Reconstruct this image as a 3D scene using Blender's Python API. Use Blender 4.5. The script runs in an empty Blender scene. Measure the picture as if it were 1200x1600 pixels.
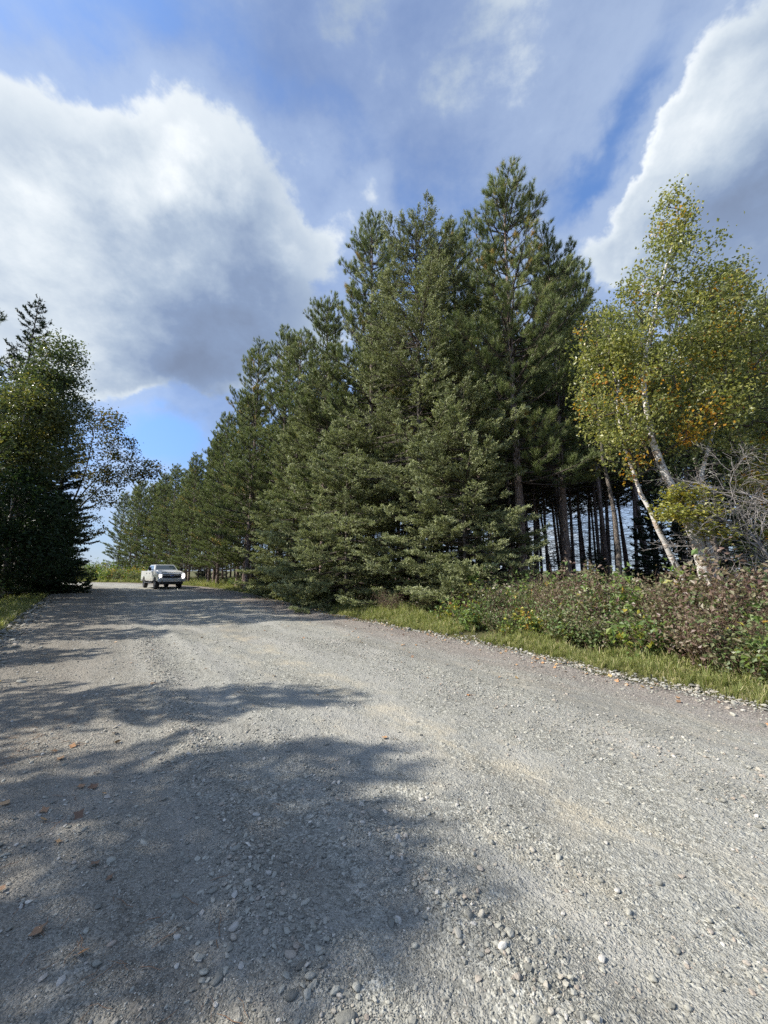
import bpy, math, random
import numpy as np
from mathutils import Vector, Matrix

SC = bpy.context.scene
COL = SC.collection
R = math.radians

# ------------------------------------------------------------------ camera
EYE = 1.5
cd = bpy.data.cameras.new("camera")
cam = bpy.data.objects.new("camera", cd)
COL.objects.link(cam)
SC.camera = cam
cam.location = (0, 0, EYE)
cam.rotation_euler = (R(90 + 8.7), 0, 0)
cd.sensor_fit = 'VERTICAL'
cd.sensor_height = 24
cd.lens = 24 * 601 / 1600
cd.clip_start = 0.05
cd.clip_end = 6000

# ------------------------------------------------------------------ sun and sky
SUN_EL = 40.0
SUN_AZ = 263.0          # clockwise from +Y: the sun stands on the left, a little behind
EXPOSURE = 0.84
SUN_STRENGTH = 4.3
SKY_STRENGTH = 0.135

sun_dir = Vector((math.sin(R(SUN_AZ)) * math.cos(R(SUN_EL)), math.cos(R(SUN_AZ)) * math.cos(R(SUN_EL)), math.sin(R(SUN_EL))))
sl = bpy.data.lights.new("sun", 'SUN')
sl.energy = SUN_STRENGTH
sl.angle = R(0.53)
sl.color = (1.0, 0.955, 0.88)
so = bpy.data.objects.new("sun", sl)
COL.objects.link(so)
so.rotation_euler = sun_dir.to_track_quat('Z', 'Y').to_euler()
so.location = (-20, -5, 30)

SC.view_settings.view_transform = 'Standard'
SC.view_settings.look = 'None'
SC.view_settings.exposure = EXPOSURE
SC.view_settings.gamma = 1
SC.view_settings.use_curve_mapping = False
SC.cycles.use_denoising = False
SC.cycles.max_bounces = 5
SC.cycles.diffuse_bounces = 3
SC.cycles.glossy_bounces = 2
SC.cycles.transmission_bounces = 3
SC.cycles.transparent_max_bounces = 6


class NT:
    """small helper that wires shader nodes"""
    def __init__(s, tree):
        s.t = tree
        tree.nodes.clear()

    def n(s, typ, ins=None, **props):
        nd = s.t.nodes.new(typ)
        for k, v in props.items():
            setattr(nd, k, v)
        for k, v in (ins or {}).items():
            s.set(nd.inputs[k], v)
        return nd

    def set(s, sock, v):
        if isinstance(v, bpy.types.NodeSocket):
            s.t.links.new(v, sock)
        elif isinstance(v, bpy.types.Node):
            s.t.links.new(v.outputs[0], sock)
        else:
            if isinstance(v, tuple) and len(v) == 3 and sock.type == 'RGBA':
                v = v + (1,)
            sock.default_value = v

    def m(s, op, a, b=0.0, c=0.0, clamp=False):
        return s.n('ShaderNodeMath', {0: a, 1: b, 2: c}, operation=op, use_clamp=clamp).outputs[0]

    def vm(s, op, a, b=(0, 0, 0)):
        nd = s.n('ShaderNodeVectorMath', {0: a, 1: b}, operation=op)
        return nd.outputs['Value'] if op in ('DOT_PRODUCT', 'LENGTH') else nd.outputs[0]

    def smooth(s, x, lo, hi, a=0.0, b=1.0):
        return s.n('ShaderNodeMapRange', {0: x, 1: lo, 2: hi, 3: a, 4: b}, interpolation_type='SMOOTHSTEP').outputs[0]

    def noise(s, vec, scale, detail=4, rough=0.55, dist=0.0, dim='3D'):
        return s.n('ShaderNodeTexNoise', {'Vector': vec, 'Scale': scale, 'Detail': detail, 'Roughness': rough, 'Distortion': dist},
                   noise_dimensions=dim).outputs[0]

    def mix(s, f, a, b, mode='MIX'):
        nd = s.n('ShaderNodeMix', data_type='RGBA', blend_type=mode)
        s.set(nd.inputs[0], f)
        s.set(nd.inputs[6], a)
        s.set(nd.inputs[7], b)
        return nd.outputs[2]

    def ramp(s, x, stops, interp='LINEAR'):
        nd = s.n('ShaderNodeValToRGB', {0: x})
        cr = nd.color_ramp
        cr.interpolation = interp
        while len(cr.elements) < len(stops):
            cr.elements.new(0.5)
        for e, (p, c) in zip(cr.elements, stops):
            e.position = p
            e.color = tuple(c) + (1,)
        return nd.outputs[0]


def build_world():
    w = bpy.data.worlds.new("World")
    SC.world = w
    w.use_nodes = True
    t = NT(w.node_tree)
    d = t.n('ShaderNodeTexCoord').outputs['Generated']
    sky = t.n('ShaderNodeTexSky', sky_type='NISHITA', sun_disc=False, sun_elevation=R(SUN_EL), sun_rotation=R(SUN_AZ),
              altitude=300, air_density=1.0, dust_density=0.6, ozone_density=2.0)
    low = t.smooth(t.n('ShaderNodeSeparateXYZ', {0: d}).outputs[2], 0.0, 0.55)
    tintc = t.mix(low, (0.46, 0.55, 0.72), (0.78, 0.95, 1.16))
    bg1 = t.n('ShaderNodeBackground', {'Color': t.mix(1.0, sky.outputs[0], tintc, 'MULTIPLY'), 'Strength': SKY_STRENGTH})
    # cloud layer: directions projected on a flat layer so clouds crowd towards the horizon
    sep = t.n('ShaderNodeSeparateXYZ', {0: d})
    z = t.m('ADD', t.m('MAXIMUM', sep.outputs[2], 0.0), 0.16)
    inv = t.m('DIVIDE', 1.0, z)
    p = t.n('ShaderNodeCombineXYZ', {0: t.m('MULTIPLY', sep.outputs[0], inv), 1: t.m('MULTIPLY', sep.outputs[1], inv), 2: 0.0}).outputs[0]
    n1 = t.noise(t.vm('ADD', p, (3.1, 7.7, 0)), 0.9, 8, 0.56, 0.25)
    n2 = t.noise(t.vm('ADD', p, (13.1, 2.7, 0)), 1.9, 7, 0.6, 0.5)
    n3 = t.noise(t.vm('MULTIPLY', t.vm('ADD', d, (1.3, 5.1, 4)), (1, 1, 1.5)), 7.0, 9, 0.62, 0.1)
    n4 = t.noise(t.vm('MULTIPLY', t.vm('ADD', d, (4.3, 2.1, 1)), (1, 1, 1.4)), 3.2, 8, 0.58, 0.3)
    wob = t.n('ShaderNodeTexNoise', {'Vector': d, 'Scale': 4.5, 'Detail': 6, 'Roughness': 0.6})
    dw = t.vm('NORMALIZE', t.vm('ADD', d, t.vm('MULTIPLY', t.vm('SUBTRACT', wob.outputs[1], (0.5, 0.5, 0.5)), (0.2, 0.2, 0.2))))
    dens = None
    bri = None
    # azimuth (clockwise from +Y), elevation, radius, cover, brightness
    for az, el, rad, wd, wb in CLOUDS:
        c = (math.sin(R(az)) * math.cos(R(el)), math.cos(R(az)) * math.cos(R(el)), math.sin(R(el)))
        dot = t.vm('DOT_PRODUCT', dw, c)
        f = t.smooth(dot, math.cos(R(rad)), 1.0)
        a = t.m('MULTIPLY', f, wd)
        b = t.m('MULTIPLY', f, wb)
        dens = a if dens is None else t.m('ADD', dens, a)
        bri = b if bri is None else t.m('ADD', bri, b)
    nn = t.m('ADD', t.m('MULTIPLY', t.m('SUBTRACT', n1, 0.5), 0.6), t.m('ADD', t.m('MULTIPLY', t.m('SUBTRACT', n4, 0.5), 0.85), t.m('MULTIPLY', t.m('SUBTRACT', n3, 0.5), 0.75)))
    D = t.m('ADD', t.m('ADD', nn, 0.56), dens)
    mask = t.smooth(D, -0.05, 0.75, 0.03, 0.98)
    B = t.m('ADD', t.m('ADD', bri, 0.29), t.m('ADD', t.m('MULTIPLY', t.m('SUBTRACT', n4, 0.5), 0.95), t.m('MULTIPLY', t.m('SUBTRACT', n3, 0.5), 0.75)))
    B = t.m('DIVIDE', t.m('ADD', B, 0.6), 1.6)
    Dc = t.m('ADD', t.m('ADD', t.m('MULTIPLY', nn, 1.25), 0.10), t.m('MAXIMUM', t.m('MULTIPLY', dens, 0.75), -0.6))
    rim = t.smooth(Dc, 1.0, 0.45, 0.0, 0.17)
    ccol = t.ramp(t.m('ADD', B, rim), [(0.0, (0.095, 0.115, 0.155)), (0.375, (0.125, 0.160, 0.235)), (0.53, (0.150, 0.200, 0.300)), (0.69, (0.25, 0.305, 0.385)), (0.84, (0.40, 0.445, 0.49)), (1.0, (0.56, 0.585, 0.60))])
    veil = t.mix(t.smooth(B, 0.2, 0.8), (0.125, 0.170, 0.285), (0.30, 0.36, 0.46))
    bgv = t.n('ShaderNodeBackground', {'Color': veil, 'Strength': 1.0})
    mv = t.n('ShaderNodeMixShader', {0: t.m('MULTIPLY', mask, 0.72), 1: bg1, 2: bgv})
    crisp = t.smooth(Dc, 0.36, 0.62, 0.0, 0.97)
    bg2 = t.n('ShaderNodeBackground', {'Color': ccol, 'Strength': 1.0})
    mx = t.n('ShaderNodeMixShader', {0: crisp, 1: mv, 2: bg2})
    out = t.n('ShaderNodeOutputWorld')
    w.node_tree.links.new(mx.outputs[0], out.inputs[0])


CLOUDS = [
    (-44, 39, 19.55, 0.45, 0.1), (-32, 44, 14.95, 0.45, 0.08), (-21, 45, 11.5, 0.4, 0.2), (-11, 46, 9.2, 0.4, 0.2), (-3, 45, 5.75, 0.45, 0.3),
    (-45, 30, 16.1, 0.4, 0.12), (-33, 35, 16.1, 0.4, 0.02), (-20, 37, 13.8, 0.4, 0), (-12, 37, 10.35, 0.35, 0.08), (-25, 40, 9.2, 0.1, -0.12),
    (-39, 40, 6.9, 0.1, -0.1), (-33, 28, 11.5, 0.4, -0.15), (-26, 28, 11.5, 0.4, -0.11), (-17, 32, 9.2, 0.35, -0.05), (-41, 29, 10.35, 0.2, 0.03),
    (-47, 42, 6.9, 0.25, 0.2), (-38, 46, 6.9, 0.25, 0.22), (-28, 48, 5.75, 0.2, 0.15), (-51, 47, 11.5, -0.15, 0.05), (-48, 46, 8.05, -0.3, -0.15),
    (-49, 36, 14.95, 0.4, 0.12), (-48, 28, 13.8, 0.35, 0.08), (-31, 49, 8.05, 0.15, 0.15), (-35, 54, 11.5, -0.22, 0), (-44, 51, 9.2, -0.22, -0.05),
    (-26, 52, 6.9, -0.15, 0), (-32, 19, 6.9, -0.45, 0.1), (-37, 15, 8.05, -0.2, 0.15), (-30, 14, 5.75, -0.35, 0.1), (-34, 10, 6.9, 0.15, 0.2),
    (-40, 21, 8.05, 0.1, 0.15), (6, 50, 14.95, -0.34, -0.04), (-13, 51, 8.05, -0.3, 0), (-5, 56, 16.1, 0.08, -0.12), (18, 53, 16.1, 0.1, -0.1),
    (-20, 56, 13.8, 0.1, -0.08), (5, 60, 16.1, 0.2, -0.08), (31, 42, 5.75, -0.45, 0), (37, 42, 5.75, -0.4, 0), (42, 44, 5.75, -0.35, 0),
    (45, 47, 6.9, -0.35, 0), (47, 50, 6.9, -0.25, -0.05), (29, 47, 9.2, 0.1, 0.12), (38, 50, 8.05, 0.05, 0.12), (39, 48, 6.9, 0, 0.1),
    (30, 58, 8.05, 0.05, 0.12), (32, 38, 5.75, 0.65, 0.22), (37, 38, 6.9, 0.65, 0.22), (41, 40, 6.9, 0.5, 0.2), (45, 42, 6.9, 0.5, 0.2),
    (49, 45, 6.9, 0.5, 0.2), (51, 49, 8.05, 0.45, 0.2), (49, 37, 13.8, 0.5, 0), (46, 34, 11.5, 0.4, -0.08), (50, 42, 9.2, 0.4, -0.05),
    (9, 4, 18.4, 0.2, 0.2), (34, 7, 18.4, 0.2, 0.2),
]
build_world()

# ------------------------------------------------------------------ numeric helpers
_tab = np.random.default_rng(5).random((256, 256))


def vn(x, y, k=0):
    x = np.asarray(x, float) + 37.3 * k
    y = np.asarray(y, float) + 11.9 * k
    xi = np.floor(x).astype(int)
    yi = np.floor(y).astype(int)
    fx = x - xi
    fy = y - yi
    fx = fx * fx * (3 - 2 * fx)
    fy = fy * fy * (3 - 2 * fy)
    a = _tab[xi & 255, yi & 255]
    b = _tab[(xi + 1) & 255, yi & 255]
    c = _tab[xi & 255, (yi + 1) & 255]
    d = _tab[(xi + 1) & 255, (yi + 1) & 255]
    return (a * (1 - fx) + b * fx) * (1 - fy) + (c * (1 - fx) + d * fx) * fy - 0.5


def fbm(x, y, o=3, k=0):
    r = 0
    a = 1.0
    for i in range(o):
        r = r + a * vn(x * 2 ** i, y * 2 ** i, k + i)
        a *= 0.5
    return r


def sstep(x, a, b):
    u = np.clip((x - a) / (b - a), 0, 1)
    return u * u * (3 - 2 * u)


# road frame: s runs along the road, t across it (to the right); the road bends left after BEND
DV = np.array([-0.575, 0.818])
NV = np.array([0.818, 0.575])
BEND, BR = 36.0, 42.0
ROAD_R = BR
BC = BEND * DV - BR * NV


def st2xy(s, t, BR=None):
    BR = BR or ROAD_R
    BC = BEND * DV - BR * NV
    s = np.asarray(s, float)
    t = np.asarray(t, float)
    a = np.maximum(s - BEND, 0) / BR
    l = np.minimum(s, BEND)
    lx = l * DV[0] + t * NV[0]
    ly = l * DV[1] + t * NV[1]
    rr = BR + t
    ax = BC[0] + rr * (np.cos(a) * NV[0] + np.sin(a) * DV[0])
    ay = BC[1] + rr * (np.cos(a) * NV[1] + np.sin(a) * DV[1])
    return np.where(s > BEND, ax, lx), np.where(s > BEND, ay, ly)


def xy2st(x, y):
    x = np.asarray(x, float)
    y = np.asarray(y, float)
    s = x * DV[0] + y * DV[1]
    t = x * NV[0] + y * NV[1]
    vx, vy = x - BC[0], y - BC[1]
    rho = np.hypot(vx, vy)
    ang = np.arctan2(vx * DV[0] + vy * DV[1], vx * NV[0] + vy * NV[1])
    far = s > BEND
    return np.where(far, BEND + BR * ang, s), np.where(far, rho - BR, t)


def tR(s):
    return np.interp(s, [-30, 1.3, 2.7, 5, 8.6, 10.6, 15, 23.4, 35, 60], [6.1, 6.16, 6.35, 6.6, 6.45, 6.5, 6.75, 7.2, 7.5, 7.6])


def tL(s):
    return np.interp(s, [-30, 0, 12, 19.8, 46, 70], [-1.3, -1.45, -1.8, -2.25, -3.3, -3.3])


def inroad(x, y, soft=0.35):
    s, t = xy2st(x, y)
    w = 0.35 * fbm(x * 0.9, y * 0.9, 3, 4)
    e = np.minimum(t - tL(s), tR(s) - t) + w
    return sstep(e, -soft, soft) * (s < 110)


def G(x, y):
    x = np.asarray(x, float)
    y = np.asarray(y, float)
    r = np.hypot(x, y)
    fade = 1 / (1 + (r / 80) ** 2)
    g = 0.10 * fbm(x / 7, y / 7, 2, 1) * fade
    s, t = xy2st(x, y)
    on = np.clip(np.minimum(t - tL(s), tR(s) - t) * 2, 0, 1) * fade
    wob = 0.12 * vn(s * 0.45, s * 0 + 3.3)
    tt = t + wob
    g = g + on * (0.028 * np.exp(-((tt - 0.72) / 0.17) ** 2) + 0.030 * np.exp(-((tt - 1.38) / 0.15) ** 2)
                  + 0.025 * np.exp(-((tt - 4.3) / 0.4) ** 2) + 0.05 * np.exp(-((tt - 6.2) / 0.4) ** 2)
                  - 0.02 * np.exp(-((tt - 2.5) / 0.5) ** 2))
    near = np.clip(1.3 - r / 14, 0, 1)
    g = g + on * (0.030 * fbm(x * 1.3, y * 1.3, 3, 7) + near * (0.012 * fbm(x * 7, y * 7, 3, 9)))
    # banks: the right verge stands a little proud, the left one falls away
    g = g + 0.16 * sstep(t - tR(s), 0.0, 2.2) * fade
    g = g - 0.10 * sstep(tL(s) - t, 0.0, 2.5) * fade
    return g


def Gz(x, y):
    return float(G(np.array([x]), np.array([y]))[0])


# ------------------------------------------------------------------ mesh helpers
class Buf:
    def __init__(s):
        s.V, s.T, s.A, s.M, s.n = [], [], [], [], 0

    def add(s, V, T, tint=0.5, mat=0):
        V = np.asarray(V, float).reshape(-1, 3)
        T = np.asarray(T, int).reshape(-1, 3)
        if len(V) == 0:
            return
        s.V.append(V)
        s.T.append(T + s.n)
        a = np.full(len(V), tint, float) if np.isscalar(tint) else np.asarray(tint, float)
        s.A.append(a)
        s.M.append(np.full(len(T), mat, int))
        s.n += len(V)

    def mesh(s, name, mats, smooth=True):
        V = np.concatenate(s.V)
        T = np.concatenate(s.T)
        A = np.concatenate(s.A)
        M = np.concatenate(s.M)
        return tri_mesh(name, V, T, mats, A, M, smooth)


def tri_mesh(name, V, T, mats, A=None, M=None, smooth=True, extra=None):
    me = bpy.data.meshes.new(name)
    nv, nt = len(V), len(T)
    k = T.shape[1]
    me.vertices.add(nv)
    me.vertices.foreach_set('co', V.astype(np.float32).ravel())
    me.loops.add(nt * k)
    me.loops.foreach_set('vertex_index', T.astype(np.int32).ravel())
    me.polygons.add(nt)
    me.polygons.foreach_set('loop_start', np.arange(0, nt * k, k, dtype=np.int32))
    me.polygons.foreach_set('loop_total', np.full(nt, k, np.int32))
    me.polygons.foreach_set('use_smooth', np.full(nt, smooth))
    if M is not None:
        me.polygons.foreach_set('material_index', M.astype(np.int32))
    if A is not None:
        at = me.attributes.new('tint', 'FLOAT', 'POINT')
        at.data.foreach_set('value', A.astype(np.float32))
    for nm, arr in (extra or {}).items():
        if arr.ndim == 2:
            at = me.attributes.new(nm, 'FLOAT_VECTOR', 'POINT')
            at.data.foreach_set('vector', arr.astype(np.float32).ravel())
        else:
            at = me.attributes.new(nm, 'FLOAT', 'POINT')
            at.data.foreach_set('value', arr.astype(np.float32))
    for m in (mats if isinstance(mats, (list, tuple)) else [mats]):
        me.materials.append(m)
    me.update(calc_edges=True)
    me.validate()
    return me


def norm(v):
    return v / np.maximum(np.linalg.norm(v, axis=-1, keepdims=True), 1e-9)


def tube(P, rad, sides=8, cap=True):
    P = np.asarray(P, float)
    rad = np.asarray(rad, float)
    n = len(P)
    tan = np.gradient(P, axis=0)
    tan = norm(tan)
    up = np.array([0, 0, 1.0]) if abs(tan[0][2]) < 0.8 else np.array([1.0, 0, 0])
    u = norm(np.cross(tan, up))
    w = np.cross(tan, u)
    a = np.arange(sides) * 2 * math.pi / sides
    V = P[:, None, :] + rad[:, None, None] * (np.cos(a)[None, :, None] * u[:, None, :] + np.sin(a)[None, :, None] * w[:, None, :])
    V = V.reshape(-1, 3)
    i = np.arange(n - 1)[:, None] * sides
    j = np.arange(sides)[None, :]
    j2 = (j + 1) % sides
    a0, b0, c0, d0 = i + j, i + j2, i + sides + j2, i + sides + j
    T = np.concatenate([np.stack([a0, b0, c0], -1).reshape(-1, 3), np.stack([a0, c0, d0], -1).reshape(-1, 3)])
    if cap:
        V = np.vstack([V, P[-1:]])
        k = len(V) - 1
        l = (n - 1) * sides
        T = np.vstack([T, np.stack([l + np.arange(sides), l + (np.arange(sides) + 1) % sides, np.full(sides, k)], -1)])
    return V, T


def prisms(A, B, ra, rb, sides=3):
    """many thin tapered sticks at once"""
    A = np.asarray(A, float)
    B = np.asarray(B, float)
    n = len(A)
    if n == 0:
        return np.zeros((0, 3)), np.zeros((0, 3), int)
    t = norm(B - A)
    up = np.where(np.abs(t[:, 2:3]) < 0.8, np.array([[0, 0, 1.0]]), np.array([[1.0, 0, 0]]))
    u = norm(np.cross(t, up))
    w = np.cross(t, u)
    a = np.arange(sides) * 2 * math.pi / sides
    off = np.cos(a)[None, :, None] * u[:, None, :] + np.sin(a)[None, :, None] * w[:, None, :]
    V = np.concatenate([A[:, None, :] + off * np.asarray(ra)[:, None, None], B[:, None, :] + off * np.asarray(rb)[:, None, None]], 1).reshape(-1, 3)
    base = (np.arange(n) * 2 * sides)[:, None]
    j = np.arange(sides)[None, :]
    j2 = (j + 1) % sides
    T = np.concatenate([np.stack([base + j, base + j2, base + sides + j2], -1).reshape(-1, 3),
                        np.stack([base + j, base + sides + j2, base + sides + j], -1).reshape(-1, 3)])
    return V, T


def brush(P, D, K, th, ln, w, shoot, rng, tint, grad=0.15):
    """needles round each shoot: K slim triangles per shoot"""
    N = len(P)
    P = np.repeat(P, K, 0)
    D = np.repeat(norm(D), K, 0)
    n = N * K
    rv = rng.normal(size=(n, 3))
    perp = norm(np.cross(D, rv))
    theta = R(1) * rng.uniform(th[0], th[1], n)[:, None]
    nd = D * np.cos(theta) + perp * np.sin(theta)
    b = P + D * (rng.uniform(-0.5, 0.5, n) * shoot)[:, None]
    l = (ln * rng.uniform(0.75, 1.15, n))[:, None]
    side = norm(np.cross(nd, rng.normal(size=(n, 3)))) * (w * 0.5)
    V = np.stack([b - side, b + side, b + nd * l], 1).reshape(-1, 3)
    T = np.arange(n * 3).reshape(-1, 3)
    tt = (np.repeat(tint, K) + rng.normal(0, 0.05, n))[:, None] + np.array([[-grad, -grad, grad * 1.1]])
    tt = tt.ravel()
    return V, T, tt


def leafs(P, size, rng, tint, up=0.35, fold=0.25, long=1.25):
    """folded two-triangle leaves"""
    n = len(P)
    nrm = norm(rng.normal(size=(n, 3)) + np.array([0, 0, up * 2]))
    ax = norm(np.cross(nrm, rng.normal(size=(n, 3))))
    bi = np.cross(nrm, ax)
    s = (size * rng.uniform(0.65, 1.25, n))[:, None]
    a = P - ax * s * 0.5 * long
    c = P + ax * s * 0.5 * long
    l = P - bi * s * 0.42 + nrm * s * fold - ax * s * 0.08
    r = P + bi * s * 0.42 + nrm * s * fold - ax * s * 0.08
    V = np.stack([a, r, c, l], 1).reshape(-1, 3)
    i = (np.arange(n) * 4)[:, None]
    T = np.concatenate([i + np.array([[0, 1, 2]]), i + np.array([[0, 2, 3]])])
    return V, T, np.repeat(tint, 4)


def link(name, me, parent=None, kind=None, label=None, cat=None, group=None, loc=None):
    o = bpy.data.objects.new(name, me)
    COL.objects.link(o)
    if parent is not None:
        o.parent = parent
    if loc is not None:
        o.location = loc
    meta(o, label, cat, group, kind)
    return o


def meta(o, label=None, cat=None, group=None, kind=None):
    if label:
        o['label'] = label
    if cat:
        o['category'] = cat
    if group:
        o['group'] = group
    if kind:
        o['kind'] = kind


def thing(name, label, cat, loc=(0, 0, 0), rz=0.0, group=None, scale=1.0, tilt=(0, 0)):
    o = link(name, None, None, None, label, cat, group, loc)
    o.rotation_euler = (tilt[0], tilt[1], rz)
    o.scale = (scale,) * 3 if np.isscalar(scale) else scale
    return o


# ------------------------------------------------------------------ materials
def new_mat(name):
    m = bpy.data.materials.new(name)
    m.use_nodes = True
    return m, NT(m.node_tree)


def finish(t, shader):
    o = t.n('ShaderNodeOutputMaterial')
    t.t.links.new(shader.outputs[0], o.inputs[0])


def plain(name, col, rough=0.6, metal=0.0, var=0.08, scale=20, bump=0.0, emit=None, coat=0.0):
    m, t = new_mat(name)
    co = t.n('ShaderNodeTexCoord').outputs['Object']
    n = t.noise(co, scale, 4)
    c = t.mix(n, tuple(x * (1 - var) for x in col), tuple(min(1, x * (1 + var)) for x in col))
    b = t.n('ShaderNodeBsdfPrincipled', {'Base Color': c, 'Roughness': rough, 'Metallic': metal, 'Coat Weight': coat})
    if emit:
        b.inputs['Emission Color'].default_value = (*emit[0], 1)
        b.inputs['Emission Strength'].default_value = emit[1]
    if bump:
        t.set(b.inputs['Normal'], t.n('ShaderNodeBump', {'Strength': bump, 'Distance': 0.01, 'Height': n}))
    finish(t, b)
    return m


def foliage(name, stops, trans=0.3, rough=0.5, jitter=0.12, spec=0.25):
    m, t = new_mat(name)
    at = t.n('ShaderNodeAttribute', attribute_name='tint')
    oi = t.n('ShaderNodeObjectInfo').outputs['Random']
    x = t.m('ADD', at.outputs['Fac'], t.m('MULTIPLY', t.m('SUBTRACT', oi, 0.5), jitter))
    c = t.ramp(x, stops)
    b = t.n('ShaderNodeBsdfPrincipled', {'Base Color': c, 'Roughness': rough, 'Specular IOR Level': spec})
    tr = t.n('ShaderNodeBsdfTranslucent', {'Color': t.mix(1.0, c, (1.15, 1.25, 0.7), 'MULTIPLY')})
    finish(t, t.n('ShaderNodeMixShader', {0: trans, 1: b, 2: tr}))
    return m


def bark(name, a, b, c, scale=(14, 14, 3), bump=0.6):
    m, t = new_mat(name)
    co = t.n('ShaderNodeTexCoord').outputs['Object']
    v = t.vm('MULTIPLY', co, scale)
    n = t.noise(v, 1.0, 5, 0.65, 0.6)
    vo = t.n('ShaderNodeTexVoronoi', {'Vector': v, 'Scale': 1.4}, feature='DISTANCE_TO_EDGE').outputs[0]
    h = t.m('ADD', n, t.m('MULTIPLY', t.smooth(vo, 0.0, 0.25), 0.5))
    col = t.ramp(h, [(0.3, a), (0.65, b), (1.0, c)])
    bs = t.n('ShaderNodeBsdfPrincipled', {'Base Color': col, 'Roughness': 0.9, 'Specular IOR Level': 0.15})
    t.set(bs.inputs['Normal'], t.n('ShaderNodeBump', {'Strength': bump, 'Distance': 0.03, 'Height': h}))
    finish(t, bs)
    return m


M = {}
M['pine'] = foliage('pine_needles', [(0.0, (0.055, 0.070, 0.026)), (0.4, (0.155, 0.190, 0.072)), (0.68, (0.285, 0.325, 0.142)), (0.90, (0.38, 0.38, 0.17)), (1.0, (0.48, 0.32, 0.10))], 0.2, 0.45, 0.10)
M['spruce'] = foliage('spruce_needles', [(0.0, (0.080, 0.082, 0.038)), (0.45, (0.235, 0.255, 0.120)), (0.75, (0.43, 0.45, 0.245)), (1.0, (0.58, 0.58, 0.36))], 0.2, 0.5, 0.06)
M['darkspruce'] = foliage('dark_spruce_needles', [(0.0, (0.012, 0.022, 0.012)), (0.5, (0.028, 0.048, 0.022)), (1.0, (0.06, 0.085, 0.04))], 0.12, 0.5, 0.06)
M['birchleaf'] = foliage('birch_leaves', [(0.0, (0.085, 0.10, 0.035)), (0.45, (0.235, 0.25, 0.085)), (0.68, (0.42, 0.40, 0.12)), (0.85, (0.48, 0.36, 0.05)), (1.0, (0.58, 0.26, 0.03))], 0.4, 0.4, 0.0, 0.5)
M['aspenleaf'] = foliage('aspen_leaves', [(0.0, (0.04, 0.055, 0.025)), (0.5, (0.095, 0.125, 0.055)), (0.8, (0.20, 0.19, 0.06)), (1.0, (0.30, 0.22, 0.04))], 0.35, 0.4, 0.0, 0.5)
M['mapleleaf'] = foliage('maple_leaves', [(0.0, (0.06, 0.07, 0.025)), (0.55, (0.13, 0.125, 0.045)), (0.85, (0.24, 0.16, 0.05)), (1.0, (0.36, 0.19, 0.06))], 0.35, 0.5, 0.0)
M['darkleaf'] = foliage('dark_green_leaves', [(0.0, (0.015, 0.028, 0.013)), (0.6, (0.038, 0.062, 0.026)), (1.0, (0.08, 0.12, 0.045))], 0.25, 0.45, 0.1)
M['shrubleaf'] = foliage('shrub_leaves', [(0.0, (0.15, 0.085, 0.072)), (0.18, (0.27, 0.195, 0.145)), (0.34, (0.26, 0.25, 0.14)), (0.5, (0.15, 0.195, 0.080)), (0.68, (0.16, 0.25, 0.07)), (0.82, (0.22, 0.27, 0.06)), (0.93, (0.50, 0.42, 0.07)), (1.0, (0.50, 0.20, 0.05))], 0.35, 0.45, 0.06, 0.5)
M['grass'] = foliage('grass_blades', [(0.0, (0.12, 0.15, 0.045)), (0.5, (0.27, 0.30, 0.10)), (0.75, (0.44, 0.41, 0.18)), (1.0, (0.60, 0.50, 0.30))], 0.35, 0.5, 0.3)
M['pinebark'] = bark('pine_bark', (0.05, 0.036, 0.03), (0.19, 0.14, 0.12), (0.36, 0.28, 0.24))
M['sprucebark'] = bark('spruce_bark', (0.04, 0.035, 0.03), (0.12, 0.10, 0.085), (0.22, 0.19, 0.16), (20, 20, 8))
M['twig'] = plain('grey_brown_twigs', (0.085, 0.066, 0.055), 0.9, var=0.4, scale=6)
M['deadwood'] = plain('bleached_dead_wood', (0.30, 0.27, 0.25), 0.85, var=0.35, scale=9)
M['caneshrub'] = plain('shrub_canes', (0.17, 0.11, 0.075), 0.8, var=0.4, scale=9)


def birch_bark():
    m, t = new_mat('birch_bark')
    co = t.n('ShaderNodeTexCoord').outputs['Object']
    n = t.noise(t.vm('MULTIPLY', co, (5, 5, 26)), 1.0, 4, 0.6, 0.4)
    big = t.noise(t.vm('MULTIPLY', co, (3, 3, 2.2)), 1.0, 4, 0.6, 0.5)
    dark = t.m('MAXIMUM', t.smooth(n, 0.60, 0.68), t.smooth(big, 0.56, 0.64))
    peel = t.smooth(t.noise(t.vm('MULTIPLY', co, (4, 4, 6)), 1.0, 3, 0.5, 1.0), 0.52, 0.6)
    c = t.mix(peel, (0.62, 0.58, 0.53), (0.50, 0.40, 0.32))
    c = t.mix(dark, c, (0.07, 0.055, 0.045))
    b = t.n('ShaderNodeBsdfPrincipled', {'Base Color': c, 'Roughness': 0.7, 'Specular IOR Level': 0.3})
    t.set(b.inputs['Normal'], t.n('ShaderNodeBump', {'Strength': 0.7, 'Distance': 0.02, 'Height': t.m('SUBTRACT', peel, dark)}))
    finish(t, b)
    return m


M['birchbark'] = birch_bark()


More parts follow.
